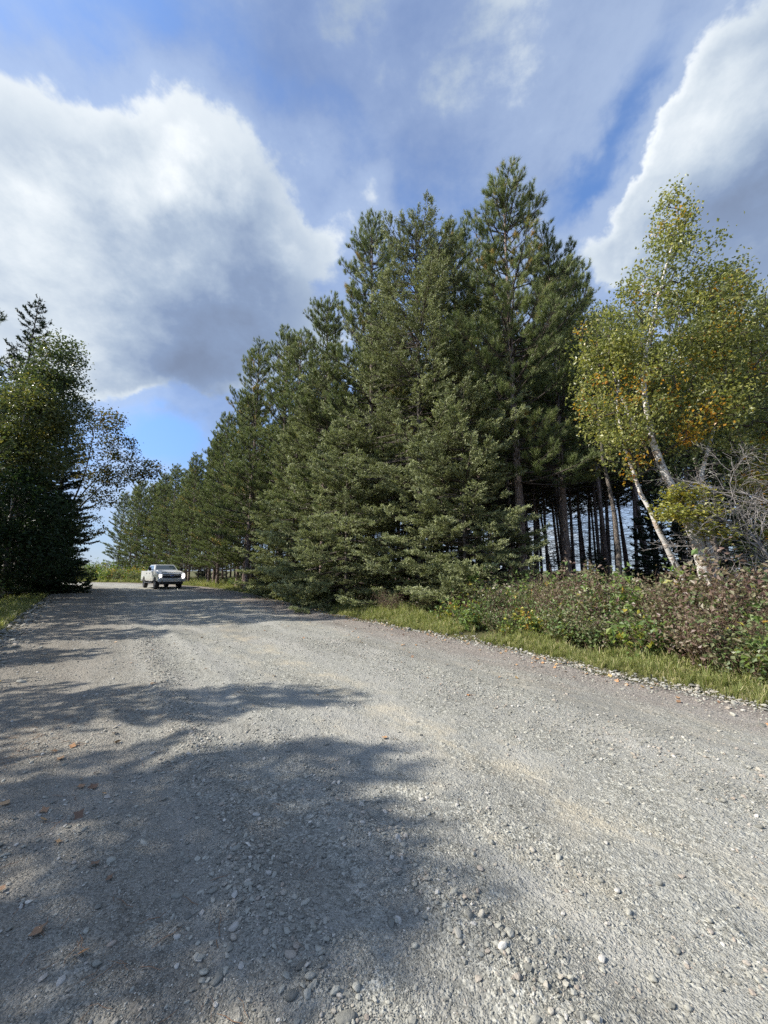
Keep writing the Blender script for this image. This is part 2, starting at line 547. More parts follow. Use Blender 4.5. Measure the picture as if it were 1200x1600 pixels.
def stone_mat(name, attr='INSTANCER'):
    m, t = new_mat(name)
    at = t.n('ShaderNodeAttribute', attribute_name='tone', attribute_type=attr).outputs['Fac']
    co = t.n('ShaderNodeTexCoord').outputs['Object']
    n = t.noise(co, 2.5, 5, 0.65)
    c = t.ramp(at, [(0.0, (0.09, 0.088, 0.078)), (0.25, (0.195, 0.19, 0.163)), (0.5, (0.31, 0.30, 0.255)), (0.7, (0.43, 0.415, 0.35)), (0.84, (0.36, 0.30, 0.24)), (0.93, (0.50, 0.48, 0.43)), (1.0, (0.72, 0.67, 0.58))])
    c = t.mix(t.m('MULTIPLY', n, 0.9), t.mix(1.0, c, (0.7, 0.7, 0.7), 'MULTIPLY'), t.mix(1.0, c, (1.3, 1.28, 1.25), 'MULTIPLY'))
    b = t.n('ShaderNodeBsdfPrincipled', {'Base Color': c, 'Roughness': 0.75, 'Specular IOR Level': 0.3})
    t.set(b.inputs['Normal'], t.n('ShaderNodeBump', {'Strength': 0.3, 'Distance': 0.1, 'Height': n}))
    finish(t, b)
    return m


M['stone'] = stone_mat('loose_stone')
M['stone1'] = stone_mat('single_stone', 'OBJECT')


def road_mat():
    m, t = new_mat('gravel_road')
    pos = t.n('ShaderNodeNewGeometry').outputs['Position']
    st = t.n('ShaderNodeAttribute', attribute_name='st').outputs['Vector']
    sp = t.n('ShaderNodeSeparateXYZ', {0: st})
    s_, t_ = sp.outputs[0], sp.outputs[1]
    # long streaks that follow the wheel tracks
    sv = t.n('ShaderNodeCombineXYZ', {0: t.m('MULTIPLY', s_, 0.28), 1: t_, 2: 0.0}).outputs[0]
    streak = t.noise(sv, 1.5, 5, 0.6, 0.5)
    streak2 = t.noise(t.vm('ADD', sv, (5, 9, 0)), 4.0, 4, 0.6, 0.6)
    patch = t.noise(pos, 0.8, 5, 0.6, 0.3)
    v1 = t.n('ShaderNodeTexVoronoi', {'Vector': pos, 'Scale': 55.0, 'Randomness': 1.0})
    v2 = t.n('ShaderNodeTexVoronoi', {'Vector': pos, 'Scale': 120.0, 'Randomness': 1.0})
    v3 = t.n('ShaderNodeTexVoronoi', {'Vector': pos, 'Scale': 22.0, 'Randomness': 1.0})
    c1 = t.n('ShaderNodeSeparateColor', {0: v1.outputs['Color']}).outputs[0]
    c2 = t.n('ShaderNodeSeparateColor', {0: v2.outputs['Color']}).outputs[0]
    c3 = t.n('ShaderNodeSeparateColor', {0: v3.outputs['Color']}).outputs[1]
    g = t.m('ADD', t.m('MULTIPLY', c1, 0.45), t.m('ADD', t.m('MULTIPLY', c2, 0.35), t.m('MULTIPLY', c3, 0.2)))
    stone = t.ramp(g, [(0.12, (0.09, 0.088, 0.073)), (0.4, (0.225, 0.218, 0.182)), (0.62, (0.345, 0.335, 0.283)), (0.85, (0.55, 0.535, 0.46))])
    fines = t.mix(t.noise(pos, 160, 3, 0.7), (0.25, 0.243, 0.213), (0.38, 0.37, 0.325))
    f = t.smooth(t.m('ADD', t.m('MULTIPLY', streak, 0.8), t.m('MULTIPLY', t.noise(pos, 7, 6, 0.7), 0.5)), 0.50, 0.76)
    c = t.mix(t.m('MULTIPLY', f, 0.9), stone, fines)
    # sandy streak left by the tyres
    def band(tc, w):
        q = t.m('DIVIDE', t.m('SUBTRACT', t.m('ADD', t_, t.m('MULTIPLY', t.m('SUBTRACT', patch, 0.5), 1.5)), tc), w)
        return t.m('POWER', 2.718, t.m('MULTIPLY', t.m('MULTIPLY', q, q), -1.0))
    b1 = t.m('MULTIPLY', t.m('MAXIMUM', band(2.62, 0.24), t.m('MULTIPLY', t.m('MAXIMUM', band(1.9, 0.15), band(4.7, 0.25)), 0.6)), t.smooth(t.m('ADD', t.m('MULTIPLY', streak2, 0.5), t.m('MULTIPLY', t.noise(pos, 1.7, 5, 0.65), 0.6)), 0.48, 0.68))
    c = t.mix(t.m('MULTIPLY', b1, 0.75), c, (0.46, 0.405, 0.30))
    b3 = t.m('MULTIPLY', t.smooth(streak, 0.53, 0.66), 0.5)
    c = t.mix(b3, c, (0.40, 0.38, 0.33))
    # brown, leafy shoulder on the right, needle litter on the left
    sh = t.m('MULTIPLY', t.smooth(t.m('ADD', t_, t.m('MULTIPLY', streak2, 1.6)), 5.3, 6.8), 0.75)
    c = t.mix(sh, c, t.mix(c1, (0.12, 0.095, 0.08), (0.30, 0.25, 0.215)))
    lf = t.m('MULTIPLY', t.smooth(t.m('SUBTRACT', t_, t.m('MULTIPLY', streak2, 2.2)), 0.5, -1.8), 0.7)
    c = t.mix(lf, c, t.mix(c2, (0.11, 0.092, 0.07), (0.27, 0.232, 0.18)))
    # damp dark patches between the tracks
    dk = t.m('MULTIPLY', t.smooth(t.noise(t.vm('ADD', sv, (2, 4, 1)), 1.1, 5, 0.6), 0.48, 0.66), 0.6)
    c = t.mix(dk, c, t.mix(1.0, c, (0.66, 0.65, 0.65), 'MULTIPLY'))
    h1 = t.m('SUBTRACT', 1.0, t.smooth(v1.outputs['Distance'], 0.0, 0.75))
    h2 = t.m('SUBTRACT', 1.0, t.smooth(v2.outputs['Distance'], 0.0, 0.75))
    h3 = t.m('SUBTRACT', 1.0, t.smooth(v3.outputs['Distance'], 0.1, 0.7))
    h = t.m('ADD', t.m('MULTIPLY', h1, t.m('MULTIPLY', c1, 0.010)), t.m('ADD', t.m('MULTIPLY', h2, 0.004), t.m('MULTIPLY', h3, t.m('MULTIPLY', t.smooth(c3, 0.5, 1.0), 0.012))))
    h = t.m('ADD', h, t.m('MULTIPLY', t.noise(pos, 6, 6, 0.7), 0.02))
    b = t.n('ShaderNodeBsdfPrincipled', {'Base Color': c, 'Roughness': 0.88, 'Specular IOR Level': 0.25})
    t.set(b.inputs['Normal'], t.n('ShaderNodeBump', {'Strength': 0.9, 'Distance': 1.0, 'Height': h}))
    finish(t, b)
    return m


def ground_mat():
    m, t = new_mat('forest_floor_and_turf')
    pos = t.n('ShaderNodeNewGeometry').outputs['Position']
    at = t.n('ShaderNodeAttribute', attribute_name='wood').outputs['Fac']
    n = t.noise(pos, 3, 6, 0.65, 0.3)
    n2 = t.noise(pos, 45, 4, 0.7)
    turf = t.mix(n, t.mix(n2, (0.035, 0.05, 0.015), (0.10, 0.12, 0.04)), t.mix(n2, (0.08, 0.065, 0.035), (0.22, 0.18, 0.10)))
    lit = t.mix(n2, (0.035, 0.024, 0.016), (0.15, 0.095, 0.06))
    c = t.mix(at, turf, lit)
    b = t.n('ShaderNodeBsdfPrincipled', {'Base Color': c, 'Roughness': 0.95, 'Specular IOR Level': 0.1})
    t.set(b.inputs['Normal'], t.n('ShaderNodeBump', {'Strength': 0.8, 'Distance': 0.05, 'Height': t.m('ADD', n2, n)}))
    finish(t, b)
    return m


# ------------------------------------------------------------------ ground and road
def build_ground():
    na = 420
    rr = np.concatenate([np.array([0.0]), np.geomspace(0.6, 90, 230), np.geomspace(100, 3500, 24)])
    a = np.arange(na) * 2 * math.pi / na
    X = rr[:, None] * np.sin(a)[None, :]
    Y = rr[:, None] * np.cos(a)[None, :]
    x, y = X.ravel(), Y.ravel()
    z = G(x, y) - 0.09 * inroad(x, y, 0.3) + 0.02 * fbm(x * 3, y * 3, 2, 12) * (np.hypot(x, y) < 60)
    s, t = xy2st(x, y)
    wood = np.maximum(sstep(t, 9.5, 12.5) * (1 - sstep(t, 46, 56)), sstep(-t, 4.5, 7.5) * (1 - sstep(-t, 30, 36)))
    wood = wood * (1 - sstep(np.hypot(x, y), 110, 130))
    i = np.arange(len(rr) - 1)[:, None] * na
    j = np.arange(na)[None, :]
    j2 = (j + 1) % na
    F = np.stack([i + j, i + na + j, i + na + j2, i + j2], -1).reshape(-1, 4)
    me = tri_mesh('ground', np.stack([x, y, z], -1), F, ground_mat(), None, None, True, {'wood': wood})
    link('ground', me, kind='structure')


def build_road():
    ss = np.concatenate([np.arange(-14, -1, 0.25), np.arange(-1, 9, 0.05), np.arange(9, 20, 0.12), np.arange(20, 105, 0.5)])
    nt = 210
    u = np.linspace(0, 1, nt)
    S = np.repeat(ss[:, None], nt, 1)
    T = (tL(S) - 0.7) + (tR(S) - tL(S) + 1.4) * u[None, :]
    x, y = st2xy(S.ravel(), T.ravel())
    z = G(x, y) + 0.012 - 0.10 * (1 - inroad(x, y, 0.3))
    i = np.arange(len(ss) - 1)[:, None] * nt
    j = np.arange(nt - 1)[None, :]
    F = np.stack([i + j, i + j + 1, i + nt + j + 1, i + nt + j], -1).reshape(-1, 4)
    stv = np.stack([S.ravel(), T.ravel(), 0 * x], -1)
    me = tri_mesh('gravel_road', np.stack([x, y, z], -1), F, road_mat(), None, None, True, {'st': stv})
    link('gravel_road', me, kind='structure')


build_ground()
build_road()


def road_z(x, y):
    return G(x, y) + np.where(inroad(x, y, 0.3) > 0.5, 0.012, 0.0)


# ------------------------------------------------------------------ scattered stuff (instances on points)
def scatter(name, protos, P, scl, rot, pick, tone, label, cat):
    c = bpy.data.collections.new(name + '_kinds')
    for k, me in enumerate(protos):
        o = bpy.data.objects.new('%s_kind_%02d' % (name, k), me)
        c.objects.link(o)
    n = len(P)
    me = bpy.data.meshes.new(name)
    me.vertices.add(n)
    me.vertices.foreach_set('co', P.astype(np.float32).ravel())
    for nm, typ, key, arr in (('sc', 'FLOAT_VECTOR', 'vector', scl), ('rt', 'FLOAT_VECTOR', 'vector', rot), ('tone', 'FLOAT', 'value', tone)):
        a = me.attributes.new(nm, typ, 'POINT')
        a.data.foreach_set(key, arr.astype(np.float32).ravel())
    a = me.attributes.new('pick', 'INT', 'POINT')
    a.data.foreach_set('value', pick.astype(np.int32))
    ng = bpy.data.node_groups.new(name + '_scatter', 'GeometryNodeTree')
    ng.interface.new_socket('Geometry', in_out='INPUT', socket_type='NodeSocketGeometry')
    ng.interface.new_socket('Geometry', in_out='OUTPUT', socket_type='NodeSocketGeometry')
    N = ng.nodes
    gi, go = N.new('NodeGroupInput'), N.new('NodeGroupOutput')
    ci = N.new('GeometryNodeCollectionInfo')
    ci.inputs['Collection'].default_value = c
    ci.inputs['Separate Children'].default_value = True
    ci.inputs['Reset Children'].default_value = True
    ip = N.new('GeometryNodeInstanceOnPoints')
    ip.inputs['Pick Instance'].default_value = True

    def na(nm, typ):
        q = N.new('GeometryNodeInputNamedAttribute')
        q.data_type = typ
        q.inputs['Name'].default_value = nm
        return q.outputs['Attribute']
    L = ng.links.new
    L(gi.outputs[0], ip.inputs['Points'])
    L(ci.outputs[0], ip.inputs['Instance'])
    L(na('pick', 'INT'), ip.inputs['Instance Index'])
    er = N.new('FunctionNodeEulerToRotation')
    L(na('rt', 'FLOAT_VECTOR'), er.inputs[0])
    L(er.outputs[0], ip.inputs['Rotation'])
    L(na('sc', 'FLOAT_VECTOR'), ip.inputs['Scale'])
    L(ip.outputs[0], go.inputs[0])
    o = link(name, me, None, 'stuff', label, cat)
    md = o.modifiers.new('scatter', 'NODES')
    md.node_group = ng
    return o


def ico(sub):
    import bmesh
    bm = bmesh.new()
    bmesh.ops.create_icosphere(bm, subdivisions=sub, radius=0.5)
    V = np.array([v.co[:] for v in bm.verts])
    T = np.array([[v.index for v in f.verts] for f in bm.faces])
    bm.free()
    return V, T


def stone_mesh(name, seed, sub=2, flat=0.62, ang=0.5, mat=None, smooth=True):
    rng = np.random.default_rng(seed)
    V, T = ico(sub)
    for _ in range(int(4 + 8 * ang)):
        d = norm(rng.normal(size=3))
        c = rng.uniform(0.28, 0.42)
        h = V @ d
        V = V - np.maximum(h - c, 0)[:, None] * d[None, :] * (0.9 if ang > 0.3 else 0.6)
    V = V * np.array([1.0, rng.uniform(0.65, 0.9), flat * rng.uniform(0.8, 1.1)])
    V = V * (1 + 0.06 * rng.normal(size=(len(V), 1)) * ang)
    return tri_mesh(name, V, T, mat or M['stone'], None, None, smooth)


def build_gravel():
    rng = np.random.default_rng(11)
    protos = [stone_mesh('stone', 100 + k, 2 if k < 4 else 1, 0.6, 0.35 if k < 3 else 0.9, None, k < 3) for k in range(9)]
    pts, sizes, tones = [], [], []

    def add(n, s0, s1, lo, hi, size, dens, tonef=None, tl=None, tr=None, power=1.0):
        # area in front of the camera, in road coordinates
        yy = rng.uniform(lo ** (1 / power), hi ** (1 / power), n) ** power
        xx = rng.uniform(-1.05, 1.05, n) * yy * 1.02 + rng.uniform(-0.2, 0.2, n)
        s, t = xy2st(xx, yy)
        d = dens(s, t, xx, yy)
        tw = t + 0.35 * vn(xx * 0.9, yy * 0.9, 41)
        d = d * (1 - 0.75 * np.exp(-((tw - 2.55) / 0.4) ** 2)) * (1 - 0.6 * np.exp(-((tw - 4.75) / 0.45) ** 2)) * (1 - 0.6 * np.exp(-((tw - 1.85) / 0.2) ** 2))
        k = (rng.random(n) < d) & (t > tL(s) - 0.9) & (t < tR(s) + 0.7)
        xx, yy, s, t = xx[k], yy[k], s[k], t[k]
        z = road_z(xx, yy)
        sz = size(len(xx), s, t, yy)
        pts.append(np.stack([xx, yy, z], -1))
        sizes.append(sz)
        tn = np.clip(rng.beta(1.5, 1.7, len(xx)) * 0.85 + 0.10 + 4.0 * np.clip(sz - 0.012, 0, 0.05), 0, 0.92)
        w = rng.random(len(xx)) < 0.025
        tn[w] = rng.uniform(0.93, 1.0, w.sum())
        tones.append(tn)

    def windrow(s, t, x, y):
        wob = 0.12 * vn(s * 0.45, s * 0 + 3.3)
        tt = t + wob + 0.10 * vn(x * 3, y * 3, 31)
        w = np.exp(-((tt - 0.72) / 0.17) ** 2) + np.exp(-((tt - 1.38) / 0.14) ** 2) * sstep(-s, -5, -2) * 1.0
        w = w + 0.55 * np.exp(-((tt - 3.9) / 0.5) ** 2) + 0.6 * np.exp(-((tt - 6.2) / 0.4) ** 2) + 0.5 * np.exp(-((tt - tL(s)) / 0.5) ** 2)
        w = w + 0.35 * np.exp(-((tt - 2.0) / 0.25) ** 2) * (y < 3)
        return w

    def cl(x, y, k):
        return sstep(fbm(x * 1.7, y * 1.7, 3, k), -0.18, 0.3)
    # fine chips everywhere, then pebbles, then larger stones
    add(105000, 0, 0, 1.2, 4.2, lambda n, s, t, y: rng.uniform(0.005, 0.010, n), lambda s, t, x, y: np.clip(0.25 + 0.6 * cl(x, y, 21) + windrow(s, t, x, y), 0, 1), power=0.6)
    add(70000, 0, 0, 1.2, 8.5, lambda n, s, t, y: 0.009 + 0.014 * rng.random(n) ** 2.2, lambda s, t, x, y: np.clip(0.12 + 0.35 * cl(x, y, 22) + 0.9 * windrow(s, t, x, y), 0, 1), power=0.6)
    add(40000, 0, 0, 1.2, 9.0, lambda n, s, t, y: 0.016 + 0.026 * rng.random(n) ** 2.0, lambda s, t, x, y: np.clip(0.05 + 0.15 * cl(x, y, 23) + 0.8 * windrow(s, t, x, y), 0, 1), power=0.6)
    add(6000, 0, 0, 1.2, 9.0, lambda n, s, t, y: 0.024 + 0.024 * rng.random(n) ** 2.0, lambda s, t, x, y: np.clip(0.03 + 0.5 * windrow(s, t, x, y) + 0.12 * (t < 0.8), 0, 1), power=0.6)
    add(52000, 0, 0, 8, 30, lambda n, s, t, y: 0.018 + 0.03 * rng.random(n) ** 2, lambda s, t, x, y: np.clip(0.3 + 0.5 * windrow(s, t, x, y), 0, 1), power=0.6)
    # stones heaped along both edges
    for side, n in ((0, 1900), (1, 5200)):
        s = rng.uniform(-2, 34, n) if side else rng.uniform(4, 34, n)
        e = tR(s) if side else tL(s)
        t = e + rng.normal(0.05 if side else -0.1, 0.32, n)
        x, y = st2xy(s, t)
        z = road_z(x, y)
        pts.append(np.stack([x, y, z], -1))
        sizes.append((0.022 + 0.06 * rng.random(n) ** 2.5) if side else (0.03 + 0.11 * rng.random(n) ** 2.2))
        tones.append(np.clip(rng.beta(3, 2.2, n), 0, 0.95) if side else np.clip(rng.beta(2.2, 2.2, n), 0, 0.9))
    P = np.concatenate(pts)
    S = np.concatenate(sizes)
    TN = np.concatenate(tones)
    n = len(P)
    P[:, 2] += S * 0.12
    rot = np.stack([rng.normal(0, 0.25, n), rng.normal(0, 0.25, n), rng.uniform(0, 6.28, n)], -1)
    scl = S[:, None] * np.stack([rng.uniform(0.85, 1.3, n), rng.uniform(0.8, 1.1, n), rng.uniform(0.7, 1.05, n)], -1)
    scatter('gravel', protos, P, scl, rot, rng.integers(0, 9, n), TN, 'loose grey gravel and pebbles covering the dirt road', 'gravel')


def grass_proto(name, seed, n=26, h=0.26, spread=0.10, bend=0.5):
    rng = np.random.default_rng(seed)
    b = Buf()
    for i in range(n):
        a = rng.uniform(0, 6.283)
        r = spread * math.sqrt(rng.random())
        base = np.array([r * math.cos(a), r * math.sin(a), -0.02])
        l = h * rng.uniform(0.5, 1.2)
        da = a + rng.normal(0, 0.9)
        dr = np.array([math.cos(da), math.sin(da), 0])
        bd = bend * rng.uniform(0.3, 1.3)
        w = 0.0035 * rng.uniform(0.8, 1.5)
        sd = np.array([-dr[1], dr[0], 0]) * w
        p1 = base + np.array([0, 0, l * 0.5]) + dr * l * 0.15 * bd
        p2 = base + np.array([0, 0, l * (0.9 - 0.25 * bd)]) + dr * l * 0.5 * bd
        p3 = base + np.array([0, 0, l * (1.0 - 0.5 * bd)]) + dr * l * 0.95 * bd
        V = [base - sd, base + sd, p1 - sd, p1 + sd, p2 - sd * 0.7, p2 + sd * 0.7, p3]
        T = [[0, 1, 3], [0, 3, 2], [2, 3, 5], [2, 5, 4], [4, 5, 6]]
        b.add(V, T, 0.45 + 0.2 * rng.normal() + (0.4 if rng.random() < 0.18 else 0))
    return b.mesh(name, M['grass'])


def build_grass():
    rng = np.random.default_rng(21)
    protos = [grass_proto('grass_tuft', 200 + k, 28, 0.19 if k < 3 else 0.30, 0.09 if k < 3 else 0.05, 0.6) for k in range(5)]
    X, Y, S, K = [], [], [], []
    # right verge
    n = 9500
    s = np.concatenate([rng.uniform(-4, 14, n), rng.uniform(14, 48, 5000)])
    t = tR(s) + 0.15 + rng.gamma(1.6, 0.42, len(s))
    x, y = st2xy(s, t)
    k = (rng.random(len(s)) < np.clip(0.45 + 2.2 * fbm(x * 1.3, y * 1.3, 2, 17), 0.03, 1)) & (t < tR(s) + 3.2)
    X.append(x[k]); Y.append(y[k]); S.append((0.45 + 0.75 * rng.random(k.sum())) * np.clip(0.45 + (t - tR(s))[k] * 0.6, 0.45, 1.15)); K.append(rng.integers(0, 5, k.sum()))
    # left verge
    s = rng.uniform(6, 50, 7500)
    t = tL(s) - 0.25 - rng.gamma(1.6, 0.8, len(s))
    x, y = st2xy(s, t)
    X.append(x); Y.append(y); S.append(0.5 + 0.7 * rng.random(len(s))); K.append(rng.integers(0, 5, len(s)))
    # field beyond the bend
    s = rng.uniform(38, 85, 6000)
    t = np.where(rng.random(6000) < 0.7, tR(s) + 0.3 + 18 * rng.random(6000), tL(s) - 5 * rng.random(6000))
    x, y = st2xy(s, t)
    X.append(x); Y.append(y); S.append(1.2 + 1.3 * rng.random(6000)); K.append(rng.integers(0, 5, 6000))
    x, y, sc, kk = map(np.concatenate, (X, Y, S, K))
    n = len(x)
    z = G(x, y) - 0.01
    rot = np.stack([rng.normal(0, 0.08, n), rng.normal(0, 0.08, n), rng.uniform(0, 6.28, n)], -1)
    scl = sc[:, None] * np.ones((1, 3))
    scatter('verge_grass', protos, np.stack([x, y, z], -1), scl, rot, kk, rng.random(n), 'short green grass growing along both verges of the road', 'grass')


def build_litter():
    rng = np.random.default_rng(31)
    m, t = new_mat('fallen_leaf')
    at = t.n('ShaderNodeAttribute', attribute_name='tone', attribute_type='INSTANCER').outputs['Fac']
    c = t.ramp(at, [(0.0, (0.12, 0.07, 0.045)), (0.4, (0.30, 0.17, 0.09)), (0.7, (0.45, 0.28, 0.14)), (0.9, (0.38, 0.20, 0.09)), (1.0, (0.5, 0.38, 0.14))])
    finish(t, t.n('ShaderNodeBsdfPrincipled', {'Base Color': c, 'Roughness': 0.6}))
    protos = []
    for k in range(3):
        a = np.linspace(0, 2 * math.pi, 9)[:-1]
        r = np.array([0.55, 0.38, 0.5, 0.33, 0.48, 0.33, 0.5, 0.38]) * (1 + 0.15 * rng.normal(size=8))
        V = np.stack([r * np.cos(a), r * np.sin(a) * 0.8, 0.12 * rng.random(8)], -1)
        V = np.vstack([V, [[0, 0, 0.02]]])
        T = np.array([[i, (i + 1) % 8, 8] for i in range(8)])
        protos.append(tri_mesh('fallen_leaf', V, T, m))
    s = np.concatenate([rng.uniform(-2, 24, 1500), rng.uniform(3, 22, 300), rng.uniform(0, 5, 90)])
    t_ = np.concatenate([tR(s[:1500]) + rng.normal(-0.15, 0.35, 1500), np.where(rng.random(300) < 0.6, rng.uniform(4.6, 6.4, 300), rng.uniform(-1.5, 5, 300)), rng.uniform(-1.4, 0.2, 90)])
    x, y = st2xy(s, t_)
    k = rng.random(len(s)) < np.clip(0.5 + 2.0 * fbm(x, y, 2, 19), 0.1, 1)
    k[1500:] = True
    x, y = x[k], y[k]
    n = len(x)
    sc = rng.uniform(0.025, 0.075, n)
    rot = np.stack([rng.normal(0, 0.3, n), rng.normal(0, 0.3, n), rng.uniform(0, 6.28, n)], -1)
    scatter('leaf_litter', protos, np.stack([x, y, road_z(x, y) + 0.012], -1), sc[:, None] * np.ones((1, 3)), rot,
            rng.integers(0, 3, n), rng.random(n), 'dry brown and orange leaves scattered on the gravel shoulder', 'leaves')
    # pine needles and bits of twig on the near left
    md = plain('dry_needle', (0.26, 0.15, 0.085), 0.7, var=0.4, scale=3)
    pr = []
    for k in range(3):
        q = np.array([[0, 0, 0], [0.35, 0.05 * rng.normal(), 0.01], [0.7, 0.12 * rng.normal(), 0.0], [1.0, 0.2 * rng.normal(), 0.02]])
        V, T = tube(q, [0.012, 0.014, 0.012, 0.006], 3)
        pr.append(tri_mesh('dry_needle', V, T, md))
    s = rng.uniform(0.3, 6, 1500)
    t_ = -1.4 + np.abs(rng.normal(0, 1.0, 1500))
    x, y = st2xy(s, t_)
    k = rng.random(1500) < np.clip(0.4 + 2.5 * fbm(x * 2, y * 2, 2, 29), 0.05, 1)
    x, y = x[k], y[k]
    n = len(x)
    scatter('needle_litter', pr, np.stack([x, y, road_z(x, y) + 0.008], -1), rng.uniform(0.05, 0.13, n)[:, None] * np.array([[1, 1, 1.0]]),
            np.stack([rng.normal(0, 0.05, n), rng.normal(0, 0.08, n), rng.uniform(0, 6.28, n)], -1), rng.integers(0, 3, n), rng.random(n),
            'dry pine needles strewn on the near left of the road', 'needles')


build_gravel()
build_grass()
build_litter()


# ------------------------------------------------------------------ conifers
def pine_meshes(name, seed, H=19.0, cb=7.0, RR=2.7, K=34, den=1.0, girth=1.0, lowcut=None, w=0.014, branch_lo=None, dead=40):
    """red pine: bare reddish trunk, upswept branches ending in brush-like tufts"""
    rng = np.random.default_rng(seed)
    bt = Buf()
    zz = np.linspace(-0.2, H, 16)
    sway = 0.10 * np.stack([np.sin(zz / 5 + rng.uniform(0, 6)), np.cos(zz / 6 + rng.uniform(0, 6))], -1) * (zz[:, None] / H)
    Pt = np.column_stack([sway, zz])
    Pt[:, :2] -= Pt[1, :2]
    rad = 0.165 * girth * (H / 19) * (1 - np.clip(zz, 0, H) / H * 0.93) ** 0.85 + 0.05 * np.exp(-np.maximum(zz, 0) / 0.35)
    V, T = tube(Pt, rad, 10)
    bt.add(V, T)
    bb = Buf()
    fp, fd, ft = [], [], []
    seg = []

    def trunk_at(z):
        return np.array([np.interp(z, zz, Pt[:, 0]), np.interp(z, zz, Pt[:, 1]), z])
    z = cb
    while z < H - 0.35:
        rel = (z - cb) / (H - cb)
        nb = rng.integers(4, 7)
        a0 = rng.uniform(0, 6.28)
        for i in range(nb):
            if rng.random() > 0.88:
                continue
            az = a0 + i * 6.283 / nb + rng.normal(0, 0.25)
            prof = (1 - rel) ** 0.46 * (0.72 + 0.28 * min(1, rel / 0.25)) + 0.07
            L = RR * prof * rng.uniform(0.50, 1.25)
            el0 = R(2 + 38 * rel + rng.normal(0, 7))
            el1 = el0 + R(22 + rng.normal(0, 8))
            n = 6
            pts = [trunk_at(z + rng.normal(0, 0.07))]
            for k in range(n):
                e = el0 + (el1 - el0) * k / (n - 1)
                pts.append(pts[-1] + np.array([math.cos(az) * math.cos(e), math.sin(az) * math.cos(e), math.sin(e)]) * L / n)
                az += rng.normal(0, 0.07)
            pts = np.array(pts)
            r0 = 0.012 + 0.012 * L
            rr = np.linspace(r0, 0.006, len(pts))
            for k in range(n):
                seg.append((pts[k], pts[k + 1], rr[k], rr[k + 1]))
            tipdir = norm(pts[-1] - pts[-2])
            bt_t = rng.normal(0, 0.05)
            yellow = 0.5 if rng.random() < 0.05 else 0.0

            def shoot(p, d, extra=0.0):
                fp.append(p)
                fd.append(norm(d * 0.7 + np.array([0, 0, 0.75]) + rng.normal(0, 0.16, 3)))
                ft.append(0.46 + bt_t + 0.13 * rng.normal() + extra + (yellow if rng.random() < 0.5 else 0) + 0.10 * rel)
            shoot(pts[-1], tipdir, 0.05)
            # side shoots
            ns = int(max(3, L * 5.2 * den))
            for q in range(ns):
                u = rng.uniform(0.28, 0.98)
                k = min(n - 1, int(u * n))
                f = u * n - k
                p = pts[k] * (1 - f) + pts[k + 1] * f
                d = norm(pts[k + 1] - pts[k])
                sgn = 1 if q % 2 else -1
                sd = norm(np.cross(d, [0, 0, 1])) * sgn
                bl = (0.20 + 0.38 * L * (1 - u) * 0.8 + 0.12 * rng.random())
                dd = norm(d * 0.8 + sd * rng.uniform(0.5, 1.1) + np.array([0, 0, rng.uniform(0.05, 0.55)]))
                e = p + dd * bl
                seg.append((p, e, 0.007, 0.004))
                shoot(e, dd)
                if bl > 0.36:
                    shoot(p + dd * bl * 0.55 + rng.normal(0, 0.03, 3), dd, -0.10)
        z += (0.30 + 0.22 * rng.random()) * (1.0 if rel < 0.8 else 0.8)
    top = trunk_at(H)
    for k in range(5):
        fp.append(top + np.array([0, 0, -0.12 * k]) + rng.normal(0, 0.04, 3))
        fd.append(np.array([0, 0, 1.0]) + rng.normal(0, 0.25, 3))
        ft.append(0.6)
    # dead twigs on the bare stem
    for k in range(dead):
        zd = rng.uniform(2.0 if branch_lo is None else branch_lo, cb + 1.5)
        az = rng.uniform(0, 6.28)
        L = rng.uniform(0.4, 1.9)
        p = trunk_at(zd)
        d = np.array([math.cos(az), math.sin(az), rng.uniform(-0.25, 0.2)])
        m_ = p + d * L * 0.5 + np.array([0, 0, 0.04])
        e = p + d * L + np.array([0, 0, -0.12 * L])
        seg.append((p, m_, 0.012, 0.008))
        seg.append((m_, e, 0.008, 0.003))
        for _ in range(2):
            f = rng.uniform(0.3, 0.9)
            b0 = p + d * L * f
            seg.append((b0, b0 + rng.normal(0, 0.22, 3), 0.004, 0.002))
    A, B, ra, rb = map(np.array, zip(*seg))
    V, T = prisms(A, B, ra, rb, 4)
    bb.add(V, T)
    fp, fd, ft = np.array(fp), np.array(fd), np.array(ft)
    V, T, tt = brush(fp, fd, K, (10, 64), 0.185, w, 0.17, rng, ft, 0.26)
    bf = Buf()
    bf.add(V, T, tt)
    return bt.mesh('trunk', M['pinebark']), bb.mesh('branches', M['twig']), bf.mesh('crown', M['pine'], False), len(T)


